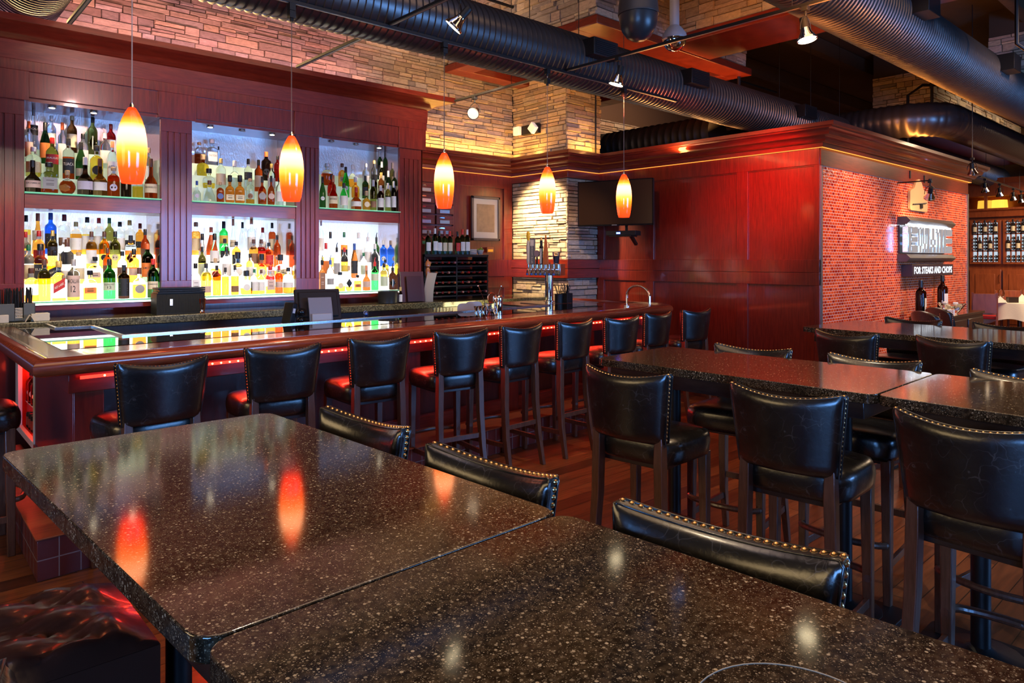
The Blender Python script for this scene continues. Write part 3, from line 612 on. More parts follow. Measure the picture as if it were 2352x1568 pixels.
def bottle(x,y,z,h,w,shape,liq,fill,lab,lt,cap,label,group,text=None,tcol=None,rz=0,pour=False):
    pr,sq,sy,cf=SH[shape]; r=w/2
    key=(shape,round(h,3),round(w,3),liq,fill,lab,lt,cap,text,pour)
    b=thing('liquor_bottle',label,'bottle',(x,y,z),rz,group)
    P_=[(a*r,q*h) for a,q in pr]
    neck=P_[-1][0]
    if fill<1:
        zl=fill*h*.9
        lo=clip(P_,zl,True); hi=clip(P_,zl,False)
        MB().lathe(hi,16,mi=0,sq=sq,sy=sy,c=(0,0,.0004)).build('glass',g_clear,b)
        if len(lo)>1: MB().lathe(lo,16,mi=0,sq=sq,sy=sy).build('liquor',mliq[liq],b)
    else: MB().lathe(P_,16,sq=sq,sy=sy).build('glass',mliq[liq],b)
    # cap
    mb=MB()
    if cap=='c' or shape in 'o': mb.lathe([(neck*1.25,cf*h),(neck*1.35,cf*h+.012),(neck*1.3,h*.985),(neck*.9,h)],14)
    elif shape=='q' or shape=='f': mb.lathe([(neck*1.3,cf*h),(neck*1.45,cf*h+.004),(neck*1.45,h*.98),(neck*1.2,h)],14)
    else: mb.lathe([(neck*1.1,cf*h-h*.03),(neck*1.12,cf*h),(neck*1.08,h*.99),(neck*.95,h)],14)
    if pour: mb.tube([(0,0,h),(0,0,h+.03),(.008,0,h+.055)],[.007,.005,.004],8)
    mb.build('cap',mcap[cap],b)
    # label
    if lab:
        rr=r*1.012+.0006; yf=sy
        z0,z1,wa={'f':(.14,.50,1.15),'h':(.22,.42,1.1),'l':(.08,.60,1.2),'r':(.16,.44,.62),'d':(.12,.50,.80),'b':(.34,.58,1.25),'s':(.10,.30,1.1),'t':(.20,.50,1.15)}[lt]
        z0*=h; z1*=h; 
        if shape in 'mo': z1=min(z1,.36*h) if shape=='m' else z1; 
        if shape=='n': rr*=.86
        def fn(u,v,e=0):
            if sq>2.5: return (u,-(rr*yf+e),v)
            a=u/rr; return (rr*math.sin(a)*(1+e/rr),-yf*(rr*math.cos(a)+e),v)
        mb=MB(); W_=rr*wa if sq<2.5 else rr*.82
        if lt=='r':
            n=20; c=(z0+z1)/2; ra=min((z1-z0)/2,W_*1.0); vs=[fn(0,c)]+[fn(ra*math.cos(2*math.pi*k/n),c+ra*math.sin(2*math.pi*k/n)) for k in range(n)]
            mb.add(vs,[(0,1+k,1+(k+1)%n) for k in range(n)])
        elif lt=='d':
            c=(z0+z1)/2; g=[(0,z0),(W_,c),(0,z1),(-W_,c)]; mb.add([fn(0,c)]+[fn(*q) for q in g],[(0,1,2),(0,2,3),(0,3,4),(0,4,1)])
        else:
            n=8; vs=[];sl=.16*h if lt=='t' else 0
            for k in range(n+1):
                u=-W_+2*W_*k/n; dz=sl*(k/n-.5); vs+=[fn(u,z0+dz+(.0 if lt!='t' else .06*h)),fn(u,z1+dz)]
            mb.add(vs,[(2*k,2*k+2,2*k+3,2*k+1) for k in range(n)])
        if text:
            c=z0+(z1-z0)*.62; tt=text.split('|')
            for j,s in enumerate(tt):
                cz=c if len(tt)==1 else c+(z1-z0)*(.12-.36*j)
                hh=(z1-z0)*(.2 if len(tt)==1 or len(s)>3 else .3); ww=W_*1.6 if len(s)>3 else W_*.6
                slp=(.08*h/W_ if lt=='t' else 0)
                if lt=='t': cz=(z0+z1)/2+.03*h+(0 if len(tt)==1 else .012*(1-2*j))
                put_text(mb,s,ww,hh,lambda u,v,cz=cz,slp=slp:fn(u,cz+v+u*slp,.0007),1,bold=.01)
        else:
            # a few printed rules and a crest block
            zc=(z0+z1)/2
            if lt not in 'rdt':
                for q in(.3,.42,.72): mb.add([fn(-W_*.55,z0+(z1-z0)*q,.0006),fn(W_*.55,z0+(z1-z0)*q,.0006),fn(W_*.55,z0+(z1-z0)*q+.004,.0006),fn(-W_*.55,z0+(z1-z0)*q+.004,.0006)],[(0,1,2,3)],1)
        o=mb.build('label',[mlab[lab],{'l':ink_l,'r':ink_r}.get(tcol,ink_l if lab in 'krbn' else ink_d)],b)
    return b
ORD=['first','second','third','fourth','fifth','sixth','seventh','eighth','ninth','tenth','eleventh','twelfth']
TIER=[.065,.17,.27,.37]
def shelf(niche,zbase,ox,oy_,s,rows,gname):
    for ri,row in enumerate(rows):
        yy=YB+TIER[ri]; zb=zbase+(.14*ri-.01*(ri-1) if ri else 0)+.0015
        items=[it.split() for it in row.strip().split('\n')]
        items=sorted(items,key=lambda t:float(t[0]))
        for k,it in enumerate(items):
            zx,zw,zt=float(it[0]),float(it[1]),float(it[2]); shape,liq,fill,lab,cap=it[3],it[4],float(it[5]),it[6],it[7]
            text=it[8].replace('_',' ') if len(it)>8 and it[8]!='-' else None; pour=len(it)>9
            px=ox+zx/s; py=oy_+zt/s
            u=(px-1176)/1615.; dx=.670+u*.7424; dy=.7424-u*.670; t=yy/dy; x=dx*t
            a,b=NX[niche]; w=min(zw/s/1615*t*.95,.125); 
            x=min(max(x,a+w/2+.005),b-w/2-.004)
            h=1.6+(596-py)/1615*t-zb; h=max(.15,min(h,.40))
            if pour: h-=.05
            lc,ltyp=(lab[0],lab[1]) if lab!='-' else (None,'f')
            body=LIQ[liq][0] if (fill>=1) else ('clear' if liq=='c' else LIQ[liq][0])
            lt_=(', %s label'%LAB[lc][0]) if lc else ', unlabelled'
            lb='%s bottle%s, %s cap, %s from left, %s row, %s'%(body,lt_,CAP[cap][0],ORD[k],['front','second','third','back'][ri],gname)
            bottle(x,yy,zb,h,w,shape,liq,fill,lc,ltyp,cap,lb,'bottles in the '+gname,text,rz=-math.atan2(x,yy)*(.35 if sq2(shape) else .8)+random.uniform(-.1,.1),pour=pour)
def sq2(s): return s in 'qdf'
shelf(0,Z0,0,460,5.6,["""385 160 870 q o .22 - n
568 150 755 s y .8 - n
755 160 780 q y .08 rt y RED_LABEL
945 150 755 t a .25 pl s MACALLAN|12
1155 160 900 q a .45 oh k
1405 150 755 s g 1 gh k GLENLIVET|12
1592 140 830 t k 1 kl k
1790 170 865 d o .5 sr n
1970 140 750 s G 1 ch r JAMESON""","""345 140 570 s y .5 cf g
520 170 560 q a .5 kf k ELIJAH
700 160 640 q a .6 kt k BLACK_LABEL
862 160 500 t c .9 ws n
1010 140 665 s y .5 cf c
1220 150 725 q y .4 ph k
1380 110 610 s n 1 nf n
1570 130 655 s y .3 nf k
1720 130 625 t o .5 ph k
1895 150 555 s G 1 of o JAMESON""","""330 110 405 s c .9 wf r
500 140 390 s o .5 rf r
675 120 385 s y .8 kb y
830 150 480 s c .9 wf w
1175 130 400 s a .8 wf n
1340 130 400 s a .9 kr n
1480 130 400 s v 1 cr k
1680 140 450 t o .6 od k
1865 110 370 s r 1 nf k""","""335 110 190 t y .7 cf k
485 150 165 n a .9 wb p
650 140 160 t b 1 kf b
825 140 180 t c .9 nh d
975 140 275 s a .7 wf y
1120 140 215 s y .6 wf k
1270 130 225 s o .5 wf r
1405 120 225 s v 1 wr g
1540 130 275 s c .9 wf k
1665 140 255 s c .9 kh y
1800 110 295 t a .9 kh d"""],'lower left niche')
shelf(1,Z0,400,460,6.031,["""295 120 870 q s .5 wf k
440 140 870 s y .8 ps k
590 115 900 t o .75 - k
708 100 930 t o .75 -  k
840 110 895 t o .7 ns k
1000 170 970 f a .3 wr k
1110 110 950 s o .3 wf g
1205 100 960 s a .3 wf n
1330 130 905 q o .3 pf r
1450 110 905 s r .8 ph r
1590 150 930 s a .25 wh k""".replace(' s .5',' a .2',1),"""385 110 640 s v 1 gf k
570 170 800 o o .6 rr c
725 130 640 s c .9 wf k
880 170 715 f c .9 wr k
1050 110 740 s y .5 wf k
1210 150 740 f a .7 wr k
1340 100 860 s e .6 wf r
1470 170 750 f a .4 ch k""","""390 130 460 n c .9 wf k
560 160 460 n c .9 wf k
700 130 530 s c .9 kb k
860 120 570 s a .9 kf k
1100 130 540 s a .8 nf n
1205 130 540 s e .8 of n
1310 130 585 s r .8 rf k
1425 100 480 s r 1 pr k""","""300 130 300 t a .8 cf c
510 150 370 n r .8 - o
685 120 290 w g 1 yb k
815 110 255 n c .9 ch p JUICE
945 90 300 u c .9 - k
1070 120 255 s c .9 wf p
1225 110 375 u c .9 wf r
1355 100 310 t r .8 cf k"""],'lower middle niche')
shelf(2,Z0,700,480,6.818,["""270 100 700 q n 1 nl k - p
400 120 640 s c .9 sh b - p
550 160 985 q a .3 cr k
690 130 885 o a .2 kd c
825 120 1030 q a .7 oh k
965 130 880 m n 1 pf p
1095 125 760 s g 1 gb r - p
1240 125 845 t c .9 gf k
1375 130 850 s k 1 wd k - p""","""330 120 500 t c .9 of r
500 110 480 s c .9 sf k - p
620 120 600 s c .9 yh r
775 115 530 u n 1 kf b
920 110 680 s c .9 gf g
1100 130 520 s c .9 kf w
1260 110 790 t y .8 yf k""","""400 110 250 u y .3 - k
615 110 205 s o .7 kf g
840 130 265 t w 1 wf w
985 130 270 s w 1 wf w - p
1120 100 240 s G 1 kf k - p
1230 120 490 t b 1 wr w""","""255 80 180 s c .9 wf w"""],'lower right niche')
shelf(0,Z2,0,200,5.6,["""415 190 940 m k 1 pf k DRAMBUIE
630 210 965 q r .15 sf k
865 210 1070 o r .6 - c
1095 190 900 m k 1 lf w
1285 180 920 m n 1 wf n
1460 150 1030 s r .8 lr c
1620 130 1100 s k 1 - k
1770 130 1100 s y .5 - k
1940 160 920 m r 1 cf n FRANGELICO""","""430 180 770 s y .5 cf w
670 150 650 s v 1 rb r BRAULIO
880 140 660 t r .6 kf k TUACA
1040 130 710 u G 1 cs k
1240 150 750 q y .8 kr k
1445 120 700 s o .5 wf p AVERNA
1915 90 780 t c .9 wf c""","""370 100 440 t c .9 pf o
580 130 455 u G 1 of k
800 100 455 t c .9 wf o
1065 130 600 s c .9 wf k
1350 130 590 s c .9 wf w""","""430 120 265 n c .9 kb s BOLS
660 110 370 s c .9 wf w
925 120 370 s n 1 cf c
1190 120 385 s v 1 cd k
1425 120 475 s e 1 wf d"""],'upper left niche')
shelf(1,Z2,400,240,6.534,["""340 120 1145 m c .9 lr b
530 190 1140 n c .9 - n
690 110 1160 q r .8 br c
835 140 1060 f o .9 cs k
985 150 1060 f o .9 cs k
1140 130 1110 s a .2 nr c
1320 130 1080 d r 1 sr k
1455 110 1070 d r 1 pr k
1580 120 1100 s c .9 wf k""","""520 180 960 f y .3 - k
700 150 810 s c .9 cf y
905 190 840 o c .9 - w
1110 120 815 t c .9 kb k
1265 120 830 t r 1 cf k
1460 120 890 s c .9 wf y""","""430 180 750 f y .8 - c
1380 150 710 t k 1 kr o
1550 110 770 s e 1 - k""","""375 140 565 s r .5 - c
565 170 520 q c .9 wf w PARTIDA
665 60 630 t c .9 - k"""],'upper middle niche')
shelf(2,Z2,700,280,7.129,["""290 110 900 u G 1 wr k
465 150 870 m r 1 cf p HENNESSY
640 140 1000 u c .9 wf k
840 180 1070 m r 1 wf r
1010 140 1130 f a .8 cr c
1120 110 950 w v 1 ns w
1240 110 1040 w k 1 wf w
1360 100 1000 w v 1 wf w
1455 90 970 w k 1 wf w""","""440 150 860 d e 1 - k
670 120 735 u g 1 wr k
830 140 900 f a .8 - w
990 110 880 w G 1 kf k
1135 110 860 w k 1 kf k
1250 110 830 w n 1 ph y
1370 100 800 w G 1 wf w""","""365 180 680 q r .6 - w
610 120 680 q a .8 ph n
780 140 700 o a .4 - w
1000 120 680 s a .3 wf w
1135 110 630 s c .9 kf c
1260 100 650 w v 1 wf w""","""1230 90 470 w G 1 kf w"""],'upper right niche')

# ---------------------------------------------------------------- stools
def back_pt(u,v,side,th=.062):
    "u -1..1 across, v 0..1 up; side 0 rear skin, 1 front skin (towards the sitter)"
    z=.785+v*(.315-.030*(1-u*u)*1.0)
    hw=.190+.032*v
    x=u*hw; y=-.262+.045*u*u-.025*(v-.5)
    e=(1-min(1,(1-abs(u))*9))**2; g=(1-min(1,(1-v)*9))**2; q=(1-min(1,v*9))**2
    rnd=max(e,g,q)
    if side==0: y+=.012*rnd
    else: y+=th+.020*math.cos(u*math.pi/2)**.6*math.sin(max(.02,min(v,.98))*math.pi)**.5-.014*rnd
    return Vector((x,y,z))
def make_stool():
    t=thing('bar_stool','x','bar stool')
    n,m=20,14; mb=MB(); vs=[]
    for s in(0,1):
        for j in range(m+1):
            for i in range(n+1):
                # denser near rims
                u=math.sin((i/n-.5)*math.pi)*.55+(i/n-.5)*2*.45; v=.5+.5*(math.sin((j/m-.5)*math.pi)*.55+(j/m-.5)*2*.45)
                vs.append(back_pt(u,v,s))
    o=(n+1)*(m+1); fs=[]
    for j in range(m):
        for i in range(n):
            a=j*(n+1)+i; fs.append((a,a+1,a+n+2,a+n+1)); fs.append((o+a,o+a+n+1,o+a+n+2,o+a+1))
    for i in range(n):
        fs.append((i,o+i,o+i+1,i+1)); a=m*(n+1)+i; fs.append((a,a+1,o+a+1,o+a))
    for j in range(m):
        a=j*(n+1); fs.append((a,a+n+1,o+a+n+1,o+a)); a+=n; fs.append((a,o+a,o+a+n+1,a+n+1))
    mb.add(vs,fs); mb.build('backrest',leather,t,ang=60)
    # welt cord and nail heads
    def rim(k,N,off):
        # walk up the left edge, across the top, down the right edge
        L1=.315; L2=.44; T=2*L1+L2; s=k/N*T
        if s<L1: u,v=-1,s/L1
        elif s<L1+L2: u,v=-1+2*(s-L1)/L2,1
        else: u,v=1,1-(s-L1-L2)/L1
        p=back_pt(u,v,0); q=back_pt(u,v,1); r_=p.lerp(q,off)
        nrm=Vector((0,0,1)) if abs(u)<1 else Vector((u,0,0))
        return r_,nrm
    N=60; mb=MB()
    for k in range(1,N):
        p,nr=rim(k,N,.30); vs=[];
        up=nr; a=up.cross(Vector((0,1,0))).normalized(); b=up.cross(a)
        pr=[(1,0),(.8,.55),(.35,.85)]; seg=7
        for rr,h in pr:
            for j in range(seg): an=2*math.pi*j/seg; vs.append(p+(a*math.cos(an)+b*math.sin(an))*rr*.0072+up*(h*.0058-.0004))
        vs.append(p+up*.0058)
        fs=[(i*seg+j,i*seg+(j+1)%seg,(i+1)*seg+(j+1)%seg,(i+1)*seg+j) for i in range(2) for j in range(seg)]+[(2*seg+j,2*seg+(j+1)%seg,3*seg) for j in range(seg)]
        mb.add(vs,fs)
    mb.build('nailhead_trim',brass,t,ang=80)
    mb=MB()
    for off in(.06,.94): mb.tube([rim(k,60,off)[0]+rim(k,60,off)[1]*.0008 for k in range(61)],.0032,6)
    mb.build('piping',leather,t,ang=80)
    # seat cushion
    n=28; vs=[]; prf=[(.86,.672),(.97,.680),(1.0,.70),(1.012,.735),(1.0,.765),(.965,.785),(.86,.797),(.6,.806),(.3,.809)]
    for rr,z in prf:
        for k in range(n):
            a=2*math.pi*(k+.5)/n; ca,sa=math.cos(a),math.sin(a); q=(abs(ca)**5+abs(sa)**5)**(-.2)
            x=ca*q*.222; y=sa*q*.207
            x*=1+.06*(y/.215); vs.append((x*rr,y*rr+.030,z))
    fs=[(i*n+k,i*n+(k+1)%n,(i+1)*n+(k+1)%n,(i+1)*n+k) for i in range(len(prf)-1) for k in range(n)]+[tuple(range(n))[::-1],tuple(range((len(prf)-1)*n,len(prf)*n))]
    MB().add(vs,fs).build('seat',leather,t,ang=70)
    for s in(-1,1):
        mb=MB(); pts=[(s*.163,-.186,.83),(s*.165,-.188,.70),(s*.169,-.190,.5),(s*.176,-.212,.25),(s*.182,-.258,0.0)]; wd=[.04,.046,.045,.04,.032]
        for i in range(4): pass
        vs=[]
        for (x,y,z),w in zip(pts,wd):
            for a,b in((-1,-1),(1,-1),(1,1),(-1,1)): vs.append((x+a*.021*(w/.045),y+b*w*.55,z))
        fs=[(4*i+k,4*i+(k+1)%4,4*i+4+(k+1)%4,4*i+4+k) for i in range(4) for k in range(4)]+[(3,2,1,0),(16,17,18,19)]
        mb.add(vs,fs).build('leg',wood_leg,t,bevel=.003,ang=40)
        MB().bar((s*.195,.185,0),(s*.19,.178,.69),.032,.036,w2=.046,h2=.048).build('leg',wood_leg,t,bevel=.004)
        MB().bar((s*.178,-.212,.20),(s*.194,.182,.20),.018,.035).build('stretcher',wood_leg,t,bevel=.002)
    pts=[(-.197,.16,.30),(-.19,.215,.30)]+[(-.17+.34*k/8,.235+.035*math.sin(math.pi*k/8),.30) for k in range(9)]+[(.19,.215,.30),(.197,.16,.30)]
    mb=MB(); mb.tube(pts,.0155,10); mb.build('foot_rest',wood_leg,t)
    MB().bar((-.17,-.20,.33),(.17,-.20,.33),.02,.035).build('stretcher',wood_leg,t,bevel=.002)
    MB().box(-.165,-.15,.655,.165,.17,.68).build('seat_frame',wood_console,t,bevel=.003)
    return t
st0=make_stool(); _used=[0]
def stool(cx,cy,ang,label,group):
    "cx,cy = middle of the line joining the two top rear corners, ang = direction of the stool's own +x"
    a=R(ang); ca,sa=math.cos(a),math.sin(a); yb=-.217
    loc=(cx-(-sa)*yb,cy-ca*yb,0)
    if not _used[0]:
        _used[0]=1; st0.location=loc; st0.rotation_euler=(0,0,a); st0['label']=label; st0['group']=group; return st0
    return dup(st0,loc,a,label,group)
G1='leather stools along the bar front'
for k,(x,y,a) in enumerate([(1.069,3.785,5),(1.754,3.915,-5),(2.434,3.97,-3.5),(3.086,3.95,-7),(3.682,3.955,3),(4.286,3.96,3),(4.857,3.93,-2.6),(5.505,4.02,3),(6.135,4.01,-4)]):
    stool(x,y,a,'black leather nailhead bar stool, %s along the bar front counting from the fridge end'%ORD[k],G1)
stool(.135,4.83,-90,'black leather bar stool pulled up to the fridge end of the bar','stool at the bar end')
G2='stools along the nearest long table'
for k,(x,y,a) in enumerate([(1.165,1.985,95),(1.155,1.356,94),(1.192,.722,98)]):
    stool(x,y,a,'black leather stool facing the nearest table, brass nails on top, %s from the bar'%ORD[k],G2)
stool(.085,.86,-90,'black leather stool at the cut-off edge of the nearest table, beside the tufted bench',G2)
G3='stools along the middle long table'
for k,(x,y,a) in enumerate([(2.524,2.03,-84),(2.601,1.313,-84),(2.537,.681,-93)]):
    stool(x,y,a,'black leather stool with its back to the aisle, middle table, %s from the bar'%ORD[k],G3)
for k,(x,y,a) in enumerate([(4.03,2.096,98),(4.07,1.443,92),(3.97,.76,84)]):
    stool(x-.25,y,a,'black leather stool on the far side of the middle table, %s from the bar'%ORD[k],G3)
G4='stools along the far long table'
for k,(x,y,a) in enumerate([(4.976,2.074,-97),(5.069,1.45,-100),(5.0,.75,-96)]):
    stool(x,y,a,'black leather stool between middle and far tables, facing the far table, %s from the wall'%ORD[k],G4)
for k,(x,y,a) in enumerate([(6.60,2.161,86),(6.58,1.499,80)]):
    stool(x-.03,y,a,'black leather stool on the mosaic side of the far table, %s from the wall'%ORD[k],G4)

# ---------------------------------------------------------------- high tables
def table(name,corners,label,thk=.04,rr=.05):
    cx=sum(p[0] for p in corners)/4; cy=sum(p[1] for p in corners)/4
    t=thing('high_table',label,'table',(cx,cy,0),group='long speckled stone high tables')
    q=[(p[0]-cx,p[1]-cy) for p in corners]
    MB().prism(rpoly(q,rr),1.07-thk,1.07).build('tabletop',granite,t,bevel=.003,seg=3)
    q2=[(p[0]*.86,p[1]*.92) for p in q]; MB().prism(q2,.955,1.07-thk).build('apron',wood_console,t,bevel=.003)
    ax=Vector((q[0][0]-q[1][0],q[0][1]-q[1][1])).normalized(); L=max(abs(p[1]) for p in q)*.62
    for s in(-1,1):
        px,py=ax.x*L*s,ax.y*L*s
        MB().lathe([(.035,.03),(.035,.955)],16,(px,py,0)).build('pedestal',black,t)
        MB().prism(rpoly([(px-.17,py-.22),(px+.17,py-.22),(px+.17,py+.22),(px-.17,py+.22)],.05),0,.025).lathe([(.16,.025),(.06,.045),(.036,.06)],16,(px,py,0)).build('foot_plate',black,t,bevel=.003)
    return t
table('a',[(.248,2.376),(.328,1.0115),(1.067,1.0315),(1.011,2.383)],'speckled dark granite high table nearest the bar stools, seam edge beside its twin')
table('b',[(.3285,1.0055),(.385,-.42),(1.135,-.40),(1.0675,1.0255)],'closest speckled granite high table, filling the lower foreground')
table('c',[(2.877,2.512),(2.897,1.094),(3.665,1.114),(3.595,2.55)],'speckled granite high table in the middle row, bar end section')
table('d',[(2.899,1.087),(2.845,-.33),(3.62,-.33),(3.667,1.107)],'speckled granite high table in the middle row, street end section')
table('e',[(5.43,2.60),(5.30,.75),(6.25,.68),(6.38,2.56)],'far high table with reflective granite top in front of the mosaic wall')
table('f',[(5.295,.74),(5.17,-1.1),(6.12,-1.17),(6.245,.67)],'far high table continuing past the frame edge, joined to the reflective one')
m_=MB(); m_.tube([(.782+.118*math.cos(2*math.pi*k/48)-.709,.379+.118*math.sin(2*math.pi*k/48)-.325,0) for k in range(48)],.0009,5,closed=True)
for ob in C.objects:
    if ob.get('label','').startswith('closest speckled'):
        q_=m_.build('ring_mark',mat('dried_ring',(.35,.30,.22),.5),ob); q_.location=(.709-ob.location.x,.325-ob.location.y,1.0703)
# tufted bench under the left side of the nearest table
b=thing('tufted_bench','oxblood tufted leather bench tucked against the nearest table, catching red light','bench',(-.3,1.95,0))
mb=MB(); nx,ny=46,30; vs=[]
X0_,X1_,Y0_,Y1_=-.95,.56,2.02,2.50
for j in range(ny+1):
    for i in range(nx+1):
        x=X0_+(X1_-X0_)*i/nx; y=Y0_+(Y1_-Y0_)*j/ny
        a=(x-X0_)/.12; c=(y-Y0_)/.12; d=max(abs(math.cos(math.pi*(a+c)/2)),abs(math.cos(math.pi*(a-c)/2))) ; tuft=abs(math.sin(math.pi*(a+c)/2))*abs(math.sin(math.pi*(a-c)/2))
        e=min(i,nx-i,j,ny-j)/3.; e=min(1,e)
        vs.append((x+.3,y-1.95,.606+.030*tuft**.5*e-.03*(1-e)))
mb.add(vs,[(j*(nx+1)+i,j*(nx+1)+i+1,(j+1)*(nx+1)+i+1,(j+1)*(nx+1)+i) for j in range(ny) for i in range(nx)])
mb.box(X0_+.3,Y0_-1.95,.35,X1_+.3,Y1_-1.95,.575)
mb.build('cushion',leather_tuft,b,ang=70)
MB().box(X0_+.33,Y0_-1.92,.10,X1_+.27,Y1_-1.98,.35).build('base',wood_console,b,bevel=.004)
for sx in(X0_+.4,X1_+.2):
    for sy in(.13,.48): MB().cyl((sx,sy,0),(sx,sy,.11),.025,10).build('leg',black,b)

# ---------------------------------------------------------------- pendants, tracks, spots
def px_at(px,py,Y=None,X=None,Z=None,T=None):
    u=(px-1176)/1615.; d=Vector((.670+u*.7424,.7424-u*.670,(596-py)/1615.))
    t=T if T else (Y/d.y if Y else (X/d.x if X else (Z-1.6)/d.z))
    return Vector((d.x*t,d.y*t,1.6+d.z*t))
TY=4.45; TZ=3.30
p0=thing('pendant_lamp','x','pendant lamp')
pr=[(.056,0),(.066,.03),(.075,.09),(.082,.16),(.084,.22),(.080,.28),(.070,.34),(.054,.39),(.036,.43),(.022,.455),(.014,.46)]
MB().lathe(pr,28,cap=False).lathe([(.051,.001),(.070,.10),(.078,.2),(.06,.36),(.014,.459)],28,cap=False).build('glass_shade',pend_m,p0)
MB().lathe([(.0145,.452),(.016,.455),(.013,.475),(.006,.49)],14).build('holder',chrome,p0)
MB().sphere((0,0,.14),.028,12,8).build('bulb',emit('warm_bulb',(1,.5,.2),8),p0)
cord_m=mat('pale_cord',(.55,.42,.34),.5)
PD=[(303,241,421),(669.5,307,462),(1020,347,478),(1257,380,490),(1433,397,499)]
for k,(px,pt,pb) in enumerate(PD):
    u=(px-1176)/1615.; dy=.7424-u*.670; yy=TY; t=yy/dy
    zb=1.6+(596-pb)/1615*t; zt=1.6+(596-pt)/1615*t; x=(.670+u*.7424)*t
    s=(zt-zb)/.475
    lb='flame-coloured glass pendant lamp over the bar, %s from the fridge end'%ORD[k]; gp='pendant lamps over the bar'
    if k==0: q=p0; p0.location=(x,yy,zb); p0.scale=(s,s,s); p0['label']=lb; p0['group']=gp
    else: q=dup(p0,(x,yy,zb),0,lb,gp,(s,s,s))
    c=MB().cyl((0,0,.485),(0,0,(TZ-zb)/s-.03),.0035,6).build('cord',cord_m,q)
    MB().lathe([(.012,(TZ-zb)/s-.07),(.014,(TZ-zb)/s-.05),(.014,(TZ-zb)/s-.045)],10).box(-.022,-.022,(TZ-zb)/s-.05,.022,.022,(TZ-zb)/s).build('track_adapter',black_pl,q)
    lamp('pendant_glow','SPOT',(x,yy,zb+.02),4,(1,.14,.05),.045,aim=(x,yy,0),spot=112,blend=.6)
def track(name,a,b,label):
    a=Vector(a);b=Vector(b); t=thing(name,label,'track',tuple(a)); d=b-a
    o=MB().bar((0,0,0),tuple(d),.034,.022).build('rail',black,t,bevel=.002)
    n=Vector((-d.y,d.x,0)).normalized()*.008
    MB().bar((0,0,-.0105),(d.x,d.y,-.0105),.014,.004).build('conductor_slot',mat('track_slot',(.35,.30,.27),.35,metal=.6) if 'slot' not in _mesh else _mesh['slot'],t)
    for f in(.12,.5,.88): MB().cyl(tuple(d*f),tuple(d*f+Vector((0,0,5.1-a.z))),.003,5).build('hanger_rod',black,t)
    return t
track('lighting_track',(-1.0,TY,TZ+.012),(6.40,TY,TZ+.012),'long black track running parallel to the bar, carrying the pendant lamps')
XT=[(1.04,'first'),(2.80,'second'),(4.68,'third')]
for x,n in XT: track('lighting_track',(x,5.98 if x!=4.68 else 6.11,TZ+.03),(x,-1.5,TZ+.03),'black cross track running out from the stone wall, %s from the fridge end'%n)
def spot(loc,aim,label,energy=60,col=(1,.80,.52),on=True,size=55):
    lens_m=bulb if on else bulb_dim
    loc=Vector(loc); h=thing('track_spotlight',label,'spotlight',tuple(loc),group='track spotlights')
    d=(Vector(aim)-loc).normalized(); c=Vector((0,0,-.16))
    MB().box(-.022,-.022,-.03,.022,.022,.0).cyl((0,0,-.03),(0,0,-.065),.008,8).build('adapter',black_pl,h,bevel=.002)
    side=d.cross(Vector((0,0,1)))
    if side.length<.1: side=Vector((1,0,0))
    side.normalize()
    pts=[Vector((0,0,-.065))+side*.012]+[c+side*.062*math.cos(a)+Vector((0,0,1))*.095*math.sin(a) for a in[R(75),R(45),R(15),R(-15)]]
    mb=MB()
    for s in(1,-1):
        mb.tube([Vector((0,0,-.065)),]+[c+side*s*.062*math.cos(a)+Vector((0,0,1))*.095*math.sin(a) for a in[R(80),R(50),R(20),R(-5)]],.004,6)
    mb.build('yoke',black_pl,h)
    M=Matrix.Translation(c)@d.to_track_quat('Z','Y').to_matrix().to_4x4()
    mb=MB(); mb.M=M; mb.lathe([(.024,-.09),(.027,-.085),(.027,-.02),(.03,-.01)],16); mb.build('socket',black_pl,h)
    mb=MB(); mb.M=M; mb.lathe([(.030,-.012),(.040,.02),(.060,.055),(.062,.06)],20,cap=False); mb.lathe([(.0625,.058),(.066,.06),(.066,.072),(.0625,.072)],20,cap=False); mb.build('reflector',chrome,h)
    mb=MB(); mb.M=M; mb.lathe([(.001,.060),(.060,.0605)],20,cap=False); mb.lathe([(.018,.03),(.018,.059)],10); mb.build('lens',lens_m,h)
    if energy: lamp('spot_beam','SPOT',tuple(loc+c+d*.08),energy,col,.03,aim=tuple(loc+c+d*2),spot=size,blend=.7)
    return h
def on_track(X,px,py): 
    p=px_at(px,py,X=X); return (X,p.y,TZ+.018)
s1=on_track(2.8,1057,28); s2=on_track(4.68,1090,232); s3=on_track(4.68,1420,138)
spot(s1,(1.4,5.2,1.0),'track spotlight angled at the back bar on the second cross track',70)
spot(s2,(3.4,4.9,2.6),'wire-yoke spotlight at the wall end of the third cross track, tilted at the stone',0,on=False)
spot(s3,(4.3,4.4,1.0),'wire-yoke spotlight on the third cross track just past the pendant line',50,size=45)
s4=on_track(4.68,1850,35)
spot(s4,(4.6,1.6,0),'track spotlight above the orange ceiling beam end of the third cross track',60,size=60)
spot((2.8,1.0,TZ+.018),(2.9,1.5,0),'track spotlight above the middle table on the second cross track',55,size=70)
spot((1.04,1.35,TZ+.018),(.8,1.4,0),'track spotlight straight above the nearest table',34,size=75)

